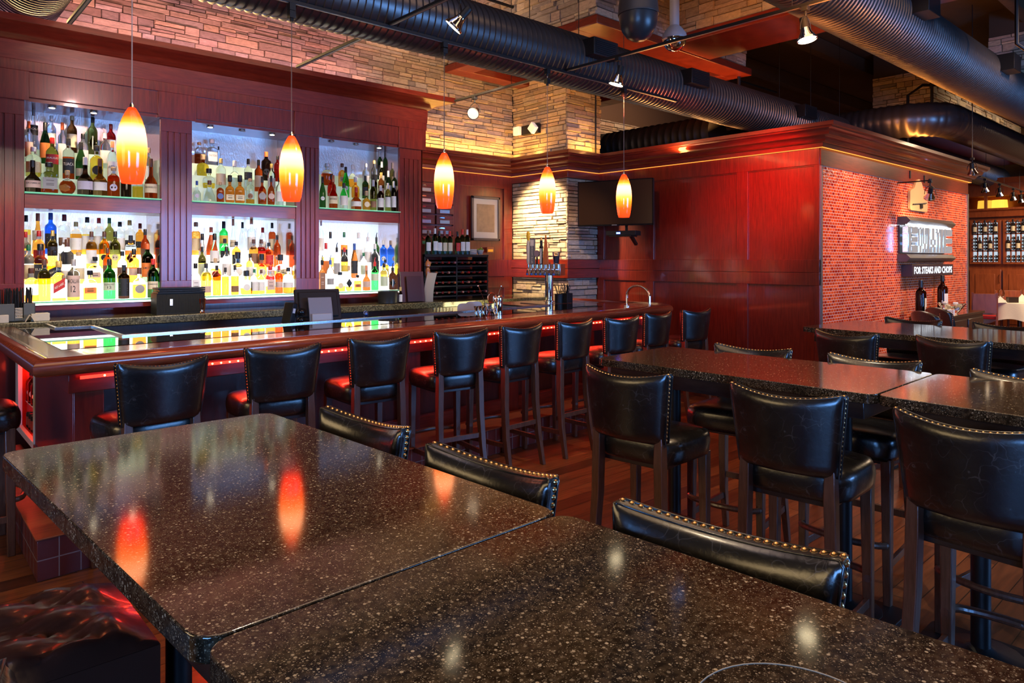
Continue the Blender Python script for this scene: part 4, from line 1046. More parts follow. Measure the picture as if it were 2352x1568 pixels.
# ---------------------------------------------------------------- ducts
def duct(name,a,b,r,label,pitch=.06,m=None,seg=36):
    a=Vector(a);b=Vector(b);L=(b-a).length; t=thing(name,label,'duct',tuple(a)); pts=[];rr=[]; n=int(L/pitch); d=(b-a).normalized()
    for i in range(n):
        for f,q in((0,0),(.72,0),(.80,.007),(.92,.007)): pts.append(d*(i+f)*pitch); rr.append(r+q*1.6)
    mb=MB(); mb.tube(pts,rr,seg); mb.build('spiral_tube',m or duct_m,t,ang=50); return t
d1=duct('ventilation_duct',(-1.5,4.62,3.50),(19.5,4.62,3.50),.245,'large dark spiral duct running above the bar pendants')
for px,py in((1372,118),(1590,200),(1845,275)):
    p=px_at(px,py,Y=4.62-.25); x=p.x-(-1.5)
    g=MB().box(x-.17,-.36,-.02,x+.17,-.2,.14); g.build('air_register',black,d1,bevel=.004)
    mb=MB(); [mb.box(x-.14,-.366,.0+k*.018,x+.14,-.36,.006+k*.018) for k in range(7)]; mb.build('grille',duct_dark,d1)
d2=duct('ventilation_duct',(2.5,2.70,3.96),(19.5,2.70,3.96),.30,'thick spiral duct high on the window side, lit orange along its belly')
for x in(4.9,7.9): MB().box(x-.16,-.45,-.04,x+.16,-.26,.16).build('air_register',black,d2,bevel=.004)
duct('ventilation_duct',(.95,5.2,3.93),(.95,7.55,3.93),.29,'short dark duct crossing above the left-hand cornice',m=duct_dark)
d3=thing('ventilation_duct','distant black duct with an elbow above the mosaic partition','duct',(10.98,3.43,3.6))
pts=[(0,4.6,0),(0,.5,0),(.04,.25,-.0),(.14,.06,0),(.3,-.08,0),(.55,-.12,0),(8.5,-.12,0)]
rr=[];pp=[]
for i in range(len(pts)-1):
    A=Vector(pts[i]);B=Vector(pts[i+1]);n=max(2,int((B-A).length/.035))
    for k in range(n): pp.append(A.lerp(B,k/n)); rr.append(.247 if k%3==0 else .236)
MB().tube(pp,rr,28).build('tube',duct_m,d3,ang=50)
duct('ventilation_duct',(8.6,5.3,3.35),(8.6,8.4,3.35),.24,'black duct stub behind the red panelled partition',m=duct_dark,pitch=.12)
duct('ventilation_duct',(7.55,7.3,3.12),(12.,7.3,3.12),.16,'slim black duct lying behind the partition crown',m=duct_dark,pitch=.3)
# conduit pipes
def pipe(pts,r,label,m=None):
    p=Vector(pts[0]); o=MB().tube([Vector(q)-p for q in pts],r,8).build('conduit_pipe',m or black,loc=tuple(p)); tag(o,label,'pipe'); return o
a=px_at(1380,356,Y=YC-.03); pipe([(7.47-.08,YC-.04,3.03),(7.47-.08,YC-.04,4.9)],.012,'thin black conduit running up the stone pillar corner')
a=px_at(1697,155,T=9.5); pipe([(a.x,a.y,5.0),(a.x,a.y,3.42),(a.x+.1,a.y,3.36)],.022,'black drop pipe in front of the big duct')
a=px_at(2085,330,T=10.5); pipe([(a.x,a.y,3.0),(a.x,a.y,4.05),(a.x+.15,a.y-.15,4.2),(a.x+.7,a.y-.7,4.2)],.022,'bent grey conduit rising by the duct elbow')
a=px_at(2140,250,T=10.2); pipe([(a.x,a.y,3.7),(a.x,a.y,5.0)],.02,'straight conduit hanging above the duct elbow')
a=px_at(2335,165,T=7.5); pipe([(a.x,a.y,5.1),(a.x,a.y,3.9),(a.x+.25,a.y-.2,3.7)],.02,'bent black conduit near the duct at the frame edge')
for k,(x0,y0,x1_,y1_,z) in enumerate([(5,6.2,12,6.2,4.6),(9,1.0,9,7.5,4.75)]): pipe([(x0,y0,z),(x1_,y1_,z)],.018,'%s ceiling conduit under the dark deck'%['lengthwise','crosswise'][k])
for k,(px,py0,py1,T) in enumerate([(1216,0,150,6.6),(1329,0,160,7.0),(1790,190,285,10),(1862,160,290,10),(1928,180,280,10.5)]):
    a=px_at(px,py1,T=T); b_=px_at(px,py0,T=T); pipe([a,(a.x,a.y,max(b_.z,5.0))],.004,'thin hanger rod, %s of those dropping from the ceiling deck'%ORD[k])
# pod speaker and dome
a=px_at(1466,95,T=6.0); s_=thing('pendant_speaker','black pod-shaped pendant speaker hanging from the ceiling','speaker',tuple(a))
MB().lathe([(.001,0),(.05,.005),(.10,.035),(.14,.09),(.160,.16),(.166,.22)],32).build('lower_shell',mat('speaker_shell',(.03,.03,.032),.3),s_)
MB().lathe([(.172,.222),(.174,.23),(.172,.24),(.168,.30),(.15,.42),(.12,.50),(.05,.56),(.02,.58),(.012,1.6)],32).build('upper_shell',mat('speaker_shell_top',(.035,.033,.034),.5),s_)
a=px_at(1549,118,T=6.6); s_=thing('ceiling_dome','chrome-bottomed dome on a grey ceiling pole','dome',tuple(a))
MB().sphere((0,0,.11),.11,28,12,a0=-90,a1=5).build('chrome_bowl',chrome,s_)
MB().lathe([(.112,.115),(.115,.125),(.11,.16),(.07,.215),(.045,.24),(.045,1.6)],24).build('pole',mat('grey_pole',(.25,.25,.27),.4),s_)

# ---------------------------------------------------------------- things on and around the back counter
def cnt(px,py=None,Y=6.9): 
    p=px_at(px,600,Y=Y); return p.x
def card(name,label,cat,loc,rz,build,group=None):
    t=thing(name,label,cat,loc,R(rz),group); build(t); return t
ZC=1.101
# straw caddy
t=thing('straw_caddy','grey plastic bar caddy crammed with black straws at the end of the counter','caddy',(cnt(38,Y=6.83),6.93,ZC))
MB().box(-.13,-.07,0,.13,.07,.01).box(-.13,-.07,0,-.01,-.062,.145).box(.05,-.07,0,.13,-.062,.145).box(-.13,.062,0,.13,.07,.145).box(-.13,-.07,0,-.122,.07,.145).box(.122,-.07,0,.13,.07,.145).box(-.01,-.07,0,.05,-.062,.03).build('tray',mat('caddy_plastic',(.10,.10,.08),.4),t,bevel=.003)
mb=MB()
for i in range(80):
    x=random.uniform(-.10,.11);y=random.uniform(-.05,.05); mb.cyl((x,y,.02),(x+random.uniform(-.015,.015),y,random.uniform(.24,.275)),.003,5)
for i in range(5): mb.cyl((-.11,0,.05),(-.19+i*.02,-.02,.25),.003,5)
mb.build('straws',black_pl,t)['kind']='stuff'
mb=MB(); [mb.box(-.005,-.06,.03+k*.012,.045,.05,.036+k*.012) for k in range(7)]; mb.build('napkins',cream,t)
t=thing('napkin_stack','short stack of cream cocktail napkins on the back counter','napkins',(cnt(92,Y=6.85),6.88,ZC)); mb=MB()
[mb.cbox((random.uniform(-.002,.002),0,.004+k*.0075),(.125,.11,.0065)) for k in range(8)]; mb.build('paper',cream,t)
t=thing('napkin_stack','stack of cream napkins left of the straw caddy, partly cut off','napkins',(cnt(4,Y=6.85)-.02,6.86,ZC)); mb=MB()
[mb.cbox((0,0,.004+k*.0075),(.12,.11,.0065)) for k in range(8)]; mb.build('paper',cream,t)
o=MB().bar((-.03,0,0),(0,0,.055),.05,.002).bar((0,0,.055),(.03,0,0),.05,.002).build('tent_card',cream,loc=(cnt(67,Y=6.82),6.80,ZC)); tag(o,'small folded tent card standing between caddy and napkins','card')
# ribbed black menu box
xc=cnt(413,Y=6.88); t=thing('ribbed_box','ribbed black box with menus lying on top, on the counter','box',(xc,6.93,ZC)); mb=MB()
mb.box(-.21,-.09,0,.21,.09,.19); [mb.box(-.205+k*.0102,-.094,.015,-.200+k*.0102,-.09,.178) for k in range(41)]
mb.build('case',mat('olive_black',(.022,.020,.012),.6,spec=.3),t); mb=MB(); [mb.box(-.2+.01*(k%2),-.1,.192+k*.018,.21,.08,.205+k*.018) for k in range(3)]; mb.build('menus',black_pl,t)
MB().box(-.10,-.098,.08,-.075,-.094,.14).build('badge',copper,t)
# copper julep cup with sprigs
t=thing('julep_cup','copper cup holding green sprigs beside the ribbed box','cup',(cnt(464,Y=6.85),6.86,ZC)); MB().lathe([(.026,0),(.03,.005),(.027,.02),(.036,.11),(.038,.135),(.036,.136),(.030,.03)],20).build('cup',copper,t)
mb=MB(); [mb.cyl((0,0,.09),(random.uniform(-.04,.04),random.uniform(-.03,.03),random.uniform(.15,.185)),.004,5,r2=.001) for k in range(16)]; mb.build('sprigs',mat('sprig_green',(.03,.06,.02),.6),t)
# black bucket, small bottle, menu folder, folded cards, pepper mill
t=thing('black_bucket','squat round black bucket below the lower right niche','bucket',(cnt(893,Y=6.9),6.92,ZC)); MB().lathe([(.105,0),(.112,.005),(.115,.135),(.118,.14),(.108,.14),(.10,.02)],32).build('bucket',mat('bucket_black',(.03,.03,.028),.3),t)
t=thing('small_bottle','tiny black bottle with white label and yellow cap by the black bucket','bottle',(cnt(922,Y=6.83),6.85,ZC))
MB().lathe([(.02,0),(.021,.004),(.021,.11),(.012,.13),(.011,.15)],16).build('glass',mliq['k'],t); MB().lathe([(.0125,.14),(.0125,.185)],12).build('cap',mcap['y'],t); MB().lathe([(.0216,.015),(.0216,.10)],16,cap=False).build('label',mlab['w'],t)
t=thing('menu_folder','dark red menu folder leaning upright at the end of the back bar','menu',(cnt(955,Y=6.88),6.93,ZC),R(-4))
mb=MB(); mb.M=Matrix.Rotation(R(-8),4,'X'); mb.box(-.155,-.012,0,.155,.012,.36); mb.build('cover',mat('oxblood_cover',(.07,.02,.016),.35),t,bevel=.003)
mb=MB(); mb.M=Matrix.Rotation(R(-8),4,'X'); mb.box(-.10,-.05,0,.10,-.035,.30); mb.build('inner_board',mat('oxblood_board',(.05,.015,.013),.3),t,bevel=.003)
t=thing('folded_menu','white folded cards standing curved beside the menu folder','menu',(cnt(985,Y=6.92),6.90,ZC)); mb=MB()
for k in range(6):
    vs=[]; n=8
    for j in range(n+1): z=.34*j/n; x=.012*k+.06*(z/.34)**2-.04; vs+=[(x-.01,-.05,z),(x-.01,.06,z)]
    mb.add(vs,[(2*j,2*j+1,2*j+3,2*j+2) for j in range(n)])
mb.build('sheets',white,t)
t=thing('pepper_mill','tall turned wooden pepper mill behind the folded cards','pepper mill',(cnt(989,Y=6.98),7.04,ZC)); MB().lathe([(.032,0),(.034,.02),(.026,.05),(.03,.08),(.022,.13),(.028,.20),(.02,.26),(.03,.33),(.028,.38),(.018,.40),(.034,.42),(.036,.45),(.02,.48),(.008,.49),(.008,.50),(.001,.505)],20).build('body',wood('mill_wood',(.25,.08,.03),(.4,.14,.05),.25,(8,8,2),coat=.6),t)
# wine rack
WX0,WX1=5.07,6.11; t=thing('wine_rack','black wooden wine rack with four tiers standing on the counter','wine rack',((WX0+WX1)/2,7.4,1.091)); W2=(WX1-WX0)/2
mb=MB(); 
for k in range(5): mb.box(-W2,-.15,.03+k*.128,W2,.17,.048+k*.128)
for x in(-W2,-.02,W2-.02): mb.box(x,-.15,0,x+.02,.17,.575)
mb.box(-W2,-.16,.555,W2,.18,.575); mb.build('frame',black,t,bevel=.002)
mb=MB(); [mb.box(-W2,-.16,.085+k*.128,W2,-.15,.10+k*.128) for k in range(4)]; mb.build('front_lip',black,t)
wb=thing('wine_bottle','x','wine bottle'); MB().lathe([(.034,0),(.037,.006),(.037,.19),(.034,.21),(.018,.24),(.0145,.255),(.0145,.30)],16).build('glass',mliq['G'],wb)
caps=[mcap['r'],mcap['y'],mcap['k'],mcap['w']]
k0=0
for r_ in range(4):
    for c in range(10):
        x=(WX0+.075+c*.098+(.03 if c>4 else 0)); z=1.091+.087+r_*.128
        lb='dark wine bottle lying in tier %s of the black rack, %s along'%(['one','two','three','four'][r_],ORD[c])
        if k0==0: q=wb; q['label']=lb; q['group']='wine bottles lying in the rack'
        else: q=dup(wb,(0,0,0),0,lb,'wine bottles lying in the rack')
        q.location=(x,7.53,z); q.rotation_euler=(R(90),0,0); k0+=1
        MB().lathe([(.0155,.26),(.016,.262),(.0155,.303),(.012,.304)],12).build('foil',caps[(c*3+r_)%4] if c%5!=2 else mcap['n'],q)
WB=[(1016,'k','w','k'),(1032,'w','w','w'),(1045,'k','w','k'),(1058,'d','c','d'),(1070,'r','w','r'),(1052-2+1,'k','r','k'),(1062,'r','w','r'),(1074,'w','w','w')]
for k,(px,cp,lb_,_) in enumerate([(984,'n','w',0),(1000,'w','w',0),(1010,'k','w',0),(1022,'d','c',0),(1034,'r','c',0),(1052,'k','r',0),(1063,'r','w',0),(1074,'w','w',0)]):
    h=.33 if k in(1,6,7) else .30
    bottle(cnt(px,Y=7.3),7.31,1.091+.577,h,.074,'w','G',1,lb_,'f',cp,'dark wine bottle, %s foil, %s label, %s standing on top of the black rack'%(CAP[cp][0],LAB[lb_][0],ORD[k]),'wine bottles on top of the rack')
t=thing('side_plates','stack of small white plates on the wine rack','plates',(cnt(1088,Y=7.3),7.33,1.669)); mb=MB(); [mb.lathe([(.05,k*.012),(.064,k*.012+.005),(.062,k*.012+.009),(.04,k*.012+.004)],24) for k in range(6)]; mb.build('plates',white,t)
t=thing('garnish_bowl','glass bowl of green garnish with a small blue tub, on the wine rack','bowl',(cnt(1104,Y=7.3),7.31,1.669)); MB().lathe([(.03,0),(.05,.06),(.048,.06),(.028,.004)],20).build('bowl',grey_pl,t); mb=MB(); [mb.sphere((random.uniform(-.03,.03),random.uniform(-.03,.03),.05+random.uniform(0,.03)),.02,8,6) for k in range(9)]; mb.build('limes',mat('lime_green',(.25,.35,.03),.5),t)
# plaques and picture on the back wall
kn=0
for c in range(2):
    for r_ in range(6):
        if c==0: x0,x1_=5.20,5.46
        else: x0,x1_=5.49,5.77
        z1_=2.60-r_*.138; z0_=z1_-.118
        t=thing('knife_plaque','red-wood knife plaque, %s from the top in the column beside the %s'%(ORD[r_],['back bar','framed picture'][c]),'plaque',((x0+x1_)/2,YA-.02,z0_),group='knife plaques on the back wall'); w=(x1_-x0)/2
        MB().box(-w,-.03,0,w,0,.118).build('box',wood_warm if False else wood('plaque_wood_%d_%d'%(c,r_),(.16,.03,.015),(.25,.05,.02),.35,(2,2,8)) if (c,r_)==(0,0) else bpy.data.materials['plaque_wood_0_0'],t,bevel=.004)
        MB().box(-w*.62,-.034,.012,w*.5,-.03,.055).build('nameplate',steel if (c+r_)%2 else mat('pale_plate',(.5,.55,.5),.3,metal=.5),t)
        mb=MB(); mb.add([(-w*.75,-.036,.085),(-.01,-.036,.078),(-.01,-.036,.095),(-w*.45,-.036,.098)],[(0,1,2,3)]); mb.build('blade',chrome,t)
        MB().box(-.01,-.042,.076,w*.72,-.034,.096).build('knife_handle',mat('knife_handle',(.25,.02,.015),.3),t)
t=thing('framed_picture','dark-framed sepia picture with cream mat on the back wall','picture',((6.08+6.597)/2,YA-.03,1.865)); w=.258; h=.62
MB().box(-w,-.03,0,-w+.035,0,h).box(w-.035,-.03,0,w,0,h).box(-w,-.03,0,w,0,.035).box(-w,-.03,h-.035,w,0,h).build('frame',mat('grey_brown_frame',(.08,.055,.05),.35),t,bevel=.004)
MB().box(-w+.03,-.012,.03,w-.03,-.008,h-.03).build('mat_board',cream,t)
MB().box(-w+.095,-.014,.12,w-.095,-.012,h-.11).build('print',mat('sepia_print',(.36,.24,.12),.5,var=.55,vscale=14),t)
o=MB().box(-.06,-.03,0,.06,0,.075).box(-.05,-.034,.01,.045,-.03,.045,1).build('gold_plate_plaque',[wood_warm,gold],loc=(cnt(1124,Y=7.59),YA-.022,1.70)); tag(o,'small wooden plaque with gold plate beside the wine rack','plaque')
# emergency light
t=thing('emergency_light','black emergency light box with two white square heads on the stone pillar','emergency light',(XB-.03,7.15,3.36)); MB().box(-.06,-.17,0,0,.17,.13).build('housing',black_pl,t,bevel=.006)
for y,rz in((-.10,45),(.22,0)):
    mb=MB(); mb.M=Matrix.Translation((-.09,y,.065))@Matrix.Rotation(R(rz),4,'X'); mb.box(-.03,-.06,-.06,.03,.06,.06); mb.build('lamp_head',mat('head_white_%d'%rz,(.8,.76,.70),.4,em=(1,.9,.75),ems=.25),t,bevel=.008)
# television
A=Vector((6.79,6.24,2.32));B=Vector((7.10,5.27,2.32)); rz=math.atan2((B-A).y,(B-A).x)
t=thing('television','large switched-off flat television on a swing arm by the pillar','television',tuple((A+B)/2),rz); w=(B-A).length/2; h=.29
MB().box(-w,0,-h,w,.045,h).build('back_shell',black_pl,t,bevel=.006)
MB().box(-w,-.006,-h,-w+.012,0,h).box(w-.012,-.006,-h,w,0,h).box(-w,-.006,h-.012,w,0,h).box(-w,-.006,-h,w,0,-h+.02).build('bezel',mat('gloss_bezel',(.01,.01,.01),.1),t)
MB().box(-w+.01,-.003,-h+.018,w-.01,0,h-.01).build('screen',mat('dark_screen',(.035,.018,.010),.16,ior=1.6),t)
MB().box(-.1,.045,-.1,.1,.09,.1).bar((0,.08,0),(.02,.52,0),.05,.06).box(-.08,.515,-.12,.12,.535,.12).build('swing_arm',black,t)
MB().box(-.035,-.008,-h+.005,.035,-.006,-h+.013).build('maker_mark',grey_pl,t)
p=px_at(1425,535,T=8.95); t=thing('media_box','black media player with a blue display on a shelf under the television','media player',tuple(p),rz)
MB().box(-.20,0,-.03,.20,.2,.03).build('case',black_pl,t,bevel=.004); MB().box(-.055,-.003,-.010,-.005,0,.010).build('display',emit('blue_display',(.05,.12,1),14),t); MB().box(-.15,-.02,-.045,.15,.2,-.032).bar((.1,.12,-.04),(.1,.3,-.14),.04,.03).bar((.02,.16,-.04),(.02,.16,.34),.03,.02).build('bracket',black,t)

# ---------------------------------------------------------------- beer tower, taps and bar-top gear
t=thing('beer_tower','chrome box beer tower on a post with a row of taps','beer tower',(6.30,6.28,1.07)); 
MB().lathe([(.075,0),(.075,.01),(.052,.02),(.052,.33)],28).build('post',chrome,t)
c0=px_at(1217,627,T=8.75); c1=px_at(1288,627,T=8.45)
TX=6.20; L=.235
rz=R(-72); tb=thing('tap_header','x','x'); bpy.data.objects.remove(tb)
hd=MB(); hd.M=Matrix.Rotation(rz,4,'Z'); hd.box(-.26,-.07,.33,.19,.07,.475); hd.build('tap_box',steel,t,bevel=.003)
HN=['pale carved paddle with a yellow finial','flat grey slab','short black handle with round badge','black bottle-shaped handle with yellow top','tall orange wooden spire','bare chrome lever','bare chrome lever']
TXT=['','BLUE MOON','','BOULEVARD','WIDMER','','']
for k in range(7):
    x=-.235+k*.062; 
    h=thing('beer_tap',('chrome beer tap with '+HN[k]) if k<5 else 'bare chrome beer tap lever, %s at the cup end of the tower'%['next to last','last'][k-5],'beer tap',tuple(Vector((6.30,6.28,1.07))+Matrix.Rotation(rz,3,'Z')@Vector((x,-.075,.405))),rz,'taps on the chrome beer tower')
    MB().cyl((0,.006,0),(0,-.045,0),.014,12).tube([(0,-.045,0),(0,-.07,-.01),(0,-.08,-.06)],.009,10).build('faucet',chrome,h)
    MB().lathe([(.014,-.07),(.016,-.06),(.012,-.045)],12,(0,-.078,0)).build('spout_collar',mat('blue_collar',(.02,.08,.35),.3) if k==0 else bpy.data.materials['blue_collar'],h)
    MB().cyl((0,-.045,.01),(0,-.048,.065),.007,8).build('lever',chrome,h)
    mb=MB(); z=.06
    if k==0: mb.lathe([(.010,0),(.022,.04),(.016,.08),(.026,.14),(.020,.19),(.012,.22)],12,(0,-.048,z),0,sy=.5).lathe([(.010,.22),(.020,.25),(.018,.29),(.012,.30)],12,(0,-.048,z),1); mb.build('handle',[lgrey,mat('amber_finial',(.75,.45,.02),.3)],h)
    elif k==1: mb.box(-.026,-.062,z,.026,-.034,z+.235).box(-.02,-.064,z+.17,.02,-.062,z+.225,1); put_text(mb,TXT[1],.15,.02,lambda u,v:(v,-.0635,z+.09+u),1); mb.build('handle',[mat('slate_handle',(.13,.13,.14),.4),lgrey],h)
    elif k==2: mb.cyl((0,-.048,z),(0,-.048,z+.07),.010,10).cyl((0,-.060,z+.10),(0,-.036,z+.10),.030,20,1); mb.build('handle',[black_pl,mat('badge_mauve',(.25,.17,.2),.4)],h)
    elif k==3: mb.lathe([(.014,0),(.018,.01),(.018,.15),(.022,.155),(.020,.165),(.014,.17),(.014,.22)],12,(0,-.048,z)).lathe([(.012,.22),(.008,.25)],10,(0,-.048,z),1).box(-.008,-.067,z+.01,.010,-.0655,z+.145,2); put_text(mb,TXT[3],.125,.011,lambda u,v:(v,-.068,z+.078+u),0,bold=.01); mb.build('handle',[black_pl,mcap['y'],white],h)
    elif k==4: mb.add([(-.03,-.062,z),(.03,-.062,z),(.03,-.034,z),(-.03,-.034,z),(-.022,-.06,z+.12),(.022,-.06,z+.12),(.022,-.036,z+.12),(-.022,-.036,z+.12),(-.006,-.052,z+.27),(.006,-.052,z+.27),(.006,-.044,z+.27),(-.006,-.044,z+.27)],[(3,2,1,0),(0,1,5,4),(1,2,6,5),(2,3,7,6),(3,0,4,7),(4,5,9,8),(5,6,10,9),(6,7,11,10),(7,4,8,11),(8,9,10,11)]); mb.build('handle',mat('orange_wood',(.42,.12,.04),.4),h,bevel=.002)
    else: mb.cyl((0,-.048,z),(0,-.05,z+.03),.007,8); mb.build('handle',chrome,h)
    if k<5:
        for c_ in h.children:
            if c_.name.startswith('handle'): c_.scale=(1.25,1,1.38); c_.location=(0,0,-.02)
p=Vector((6.30,6.28,1.546))+Matrix.Rotation(rz,3,'Z')@Vector((.10,0,0)); t=thing('plastic_cup','clear plastic cup of grey drink standing on the beer tower','cup',tuple(p)); MB().lathe([(.036,0),(.05,.145),(.052,.147)],24,cap=False).build('cup',g_clear,t); MB().lathe([(.034,.003),(.045,.10)],24).build('drink',mat('grey_drink',(.22,.19,.25),.4),t)
for px,nm_,lb in((1302,'straw_holder','square black holder full of black straws by the beer tower'),(1284,'straw_holder','small round black holder behind the square straw holder')):
    p=px_at(px,688,T=8.6); t=thing(nm_,lb,'straw holder',(p.x,p.y,1.071))
    (MB().box(-.05,-.05,0,.05,.05,.12) if px==1302 else MB().lathe([(.05,0),(.055,.11)],20)).build('holder',black_pl,t,bevel=.003)
    mb=MB(); [mb.cyl((random.uniform(-.03,.03),random.uniform(-.03,.03),.02),(random.uniform(-.06,.06),random.uniform(-.05,.05),random.uniform(.19,.24)),.003,5) for k in range(22 if px==1302 else 8)]; mb.build('straws',black_pl,t)['kind']='stuff'
# steel work shelf on the right arm and glow beneath
t=thing('drip_tray','wide steel drip shelf in front of the beer tower','drip tray',(6.0,6.0,1.0)); MB().box(-.55,-.15,.06,.25,.55,.075).box(-.55,-.15,.02,-.53,.55,.075).build('pan',steel,t,bevel=.003)
lamp('speed_rail_glow','AREA',(5.6,6.5,1.0),4,(1,.85,.4),.5,.2,aim=(5.6,6.9,.9))
# grab rail at the waiter station
a=px_at(1440,686,T=7.95);b_=px_at(1492,686,T=7.65); mb=MB()
a.z=b_.z=1.085
pts=[a]+[a.lerp(b_,(1-math.cos(math.pi*k/10))/2)+Vector((0,0,.115+.11*math.sin(math.pi*k/10))) for k in range(11)]+[b_]
c=a.copy(); mb.tube([p-c for p in pts],.014,14); mb.lathe([(.035,-.012),(.035,0),(.02,.006)],18,(0,0,0)).lathe([(.035,-.012),(.035,0),(.02,.006)],18,tuple(b_-c)); o=mb.build('service_rail',chrome,loc=tuple(c)); tag(o,'arched chrome service rail on the far end of the bar','rail')
# POS terminal
p=px_at(728,735,T=6.15); t=thing('touch_terminal','touchscreen till seen from behind, tilted on a grey stand','till',(p.x,p.y,1.0),R(-12))
mb=MB(); mb.M=Matrix.Translation((.02,.06,.19))@Matrix.Rotation(R(-20),4,'X'); mb.box(-.20,-.03,-.14,.20,.0,.15).box(-.17,-.05,-.11,.17,-.03,.12); mb.build('monitor',mat('till_shell',(.028,.024,.022),.55,spec=.3),t,bevel=.012)
mb=MB(); vs=[]; n=10
for k in range(n+1):
    f_=k/n; y=-.03-.07*math.sin(f_*1.5); z=.27-.24*f_; vs+=[(-.085-.0*f_,y,z),(.115,y,z),(-.085,y+.02,z),(.115,y+.02,z)]
fs=[]
for k in range(n): a0=4*k; fs+=[(a0,a0+1,a0+5,a0+4),(a0+2,a0+6,a0+7,a0+3),(a0,a0+4,a0+6,a0+2),(a0+1,a0+3,a0+7,a0+5)]
fs+=[(0,2,3,1),(4*n,4*n+1,4*n+3,4*n+2)]; mb.add(vs,fs); mb.build('neck_cover',grey_pl,t,ang=50)
MB().box(-.07,-.115,-.02,.10,-.095,.135).box(-.12,-.12,-.06,.14,.12,-.02).build('foot_cover',lgrey,t,bevel=.006)
mb=MB(); mb.M=Matrix.Translation((-.23,.02,.12))@Matrix.Rotation(R(25),4,'Z')@Matrix.Rotation(R(12),4,'Y'); mb.box(-.03,-.06,-.11,.02,.06,.11); mb.build('card_reader',black_pl,t,bevel=.01)
mb=MB(); mb.M=Matrix.Translation((-.23,.02,.12))@Matrix.Rotation(R(25),4,'Z')@Matrix.Rotation(R(12),4,'Y'); mb.box(-.02,-.062,.02,.005,-.06,.06); mb.build('sticker',white,t)
mb=MB(); mb.cyl((-.15,-.05,-.03),(-.15,-.05,.06),.022,14).sphere((-.15,-.05,.08),.03,12,8).sphere((-.145,-.045,.15),.034,12,8); mb.build('swivel_mount',mat('gloss_black',(.012,.012,.012),.08),t)
# bartender's tools
p=px_at(1132,716,T=7.2); BZ=1.0
t=thing('cocktail_shaker','tall steel cocktail shaker at the end of the tool cluster','shaker',(p.x+.06,p.y-.02,BZ)); MB().lathe([(.034,0),(.036,.005),(.045,.20),(.043,.22),(.034,.235),(.030,.24)],24).build('tin',chrome,t)
t=thing('mixing_glass','mixing glass holding crossed bar spoons and a strainer','mixing glass',(p.x-.03,p.y,BZ)); MB().lathe([(.04,0),(.045,.005),(.05,.15)],24,cap=False).build('glass',g_clear,t)
MB().cyl((0,0,.01),(-.16,.0,.33),.004,6).sphere((-.165,0,.335),.01,8,6).build('bar_spoon',chrome,t); MB().cyl((0,0,.01),(.14,0,.32),.004,6).sphere((.145,0,.325),.01,8,6).build('bar_spoon',chrome,t)
MB().tube([(.0+.05*math.cos(a),-.01,.21+.05*math.sin(a)) for a in [2*math.pi*k/20 for k in range(20)]],.005,8,closed=True).cyl((0,-.012,.21),(0,-.008,.21),.046,20).build('strainer',copper,t)
for k,(dx,r1) in enumerate([(-.20,.022),(-.15,.018),(-.105,.024)]):
    t=thing('jigger','steel hourglass jigger, %s in the tool cluster'%ORD[k],'jigger',(p.x+dx,p.y+.03,BZ),group='jiggers by the shaker'); MB().lathe([(r1,0),(.008,.06),(r1*1.1,.13)],16).build('cups',chrome,t)
for k in range(6):
    q=px_at(1020+k*8.2,712,T=7.9); t=thing('shot_glass','empty clear shot glass, %s in the row below the counter'%ORD[k],'glass',(q.x,q.y+.2,.99),group='shot glasses in a row'); MB().lathe([(.016,0),(.02,.06),(.018,.06),(.013,.006)],14).build('glass',g_clear,t)
q=px_at(1040,716,T=7.9); o=MB().box(-.25,-.05,-.02,.25,.12,0).build('glass_shelf_board',dsteel,loc=(q.x,q.y+.2,.99)); tag(o,'narrow steel shelf holding the shot glasses','shelf')
for k,(px,dx) in enumerate(((1070,0),(1088,0))):
    q=px_at(px,712,T=7.4+.15*k); t=thing('cutting_board','white rounded cutting board standing on edge, %s'%['in front','behind its twin'][k],'cutting board',(q.x,q.y,.97),R(-30),'white cutting boards'); mb=MB(); mb.M=Matrix.Rotation(R(90),4,'X'); mb.prism(rpoly([(-.09,0),(.09,0),(.09,.17+.01*k),(-.09,.17+.01*k)],.05),-.006,.006); mb.build('board',mat('board_white',(.62,.55,.50),.5) if k==0 else bpy.data.materials['board_white'],t)
q=px_at(840,722,T=7.2); o=MB().cyl((0,0,-.12),(0,0,.02),.012,10).sphere((0,0,.04),.028,12,8,sz=1.4).build('soda_gun',[mat('blue_chrome',(.15,.25,.6),.15,metal=.8)],loc=(q.x,q.y,1.0)); tag(o,'blue-tinted tool handle standing behind the bar','tool')
# contents of the drinks fridge
for k,(y,z,h,w) in enumerate([(6.30,.51,.23,.075),(6.42,.51,.24,.08),(6.54,.51,.23,.075),(6.18,.51,.22,.07)]):
    bottle(.885,y,z,h,w,'s','n',1,'w','r','k','dark beer bottle with round label on the fridge wire shelf, %s in the row'%ORD[k],'bottles in the red-lit fridge',rz=R(-20))
can=thing('drink_can','x','can'); 
for k,(x,y) in enumerate([(.88,6.30),(.88,6.40),(.88,6.51),(.96,6.36),(.96,6.47),(.97,6.57)]):
    t=thing('drink_can','printed drink can on the red fridge floor, %s of six'%ORD[k],'can',(x,y,.312),R(-90),'cans in the red-lit fridge')
    MB().lathe([(.026,0),(.033,.008),(.033,.108),(.027,.12)],18).build('body',black_pl,t); MB().lathe([(.0335,.02),(.0335,.085)],18,cap=False).build('wrap',mat('can_wrap',(.25,.05,.03),.3) if k==0 else bpy.data.materials['can_wrap'],t); MB().lathe([(.0275,.1205),(.001,.121)][::-1],16,cap=False).build('lid',steel,t)
bpy.data.objects.remove(can)

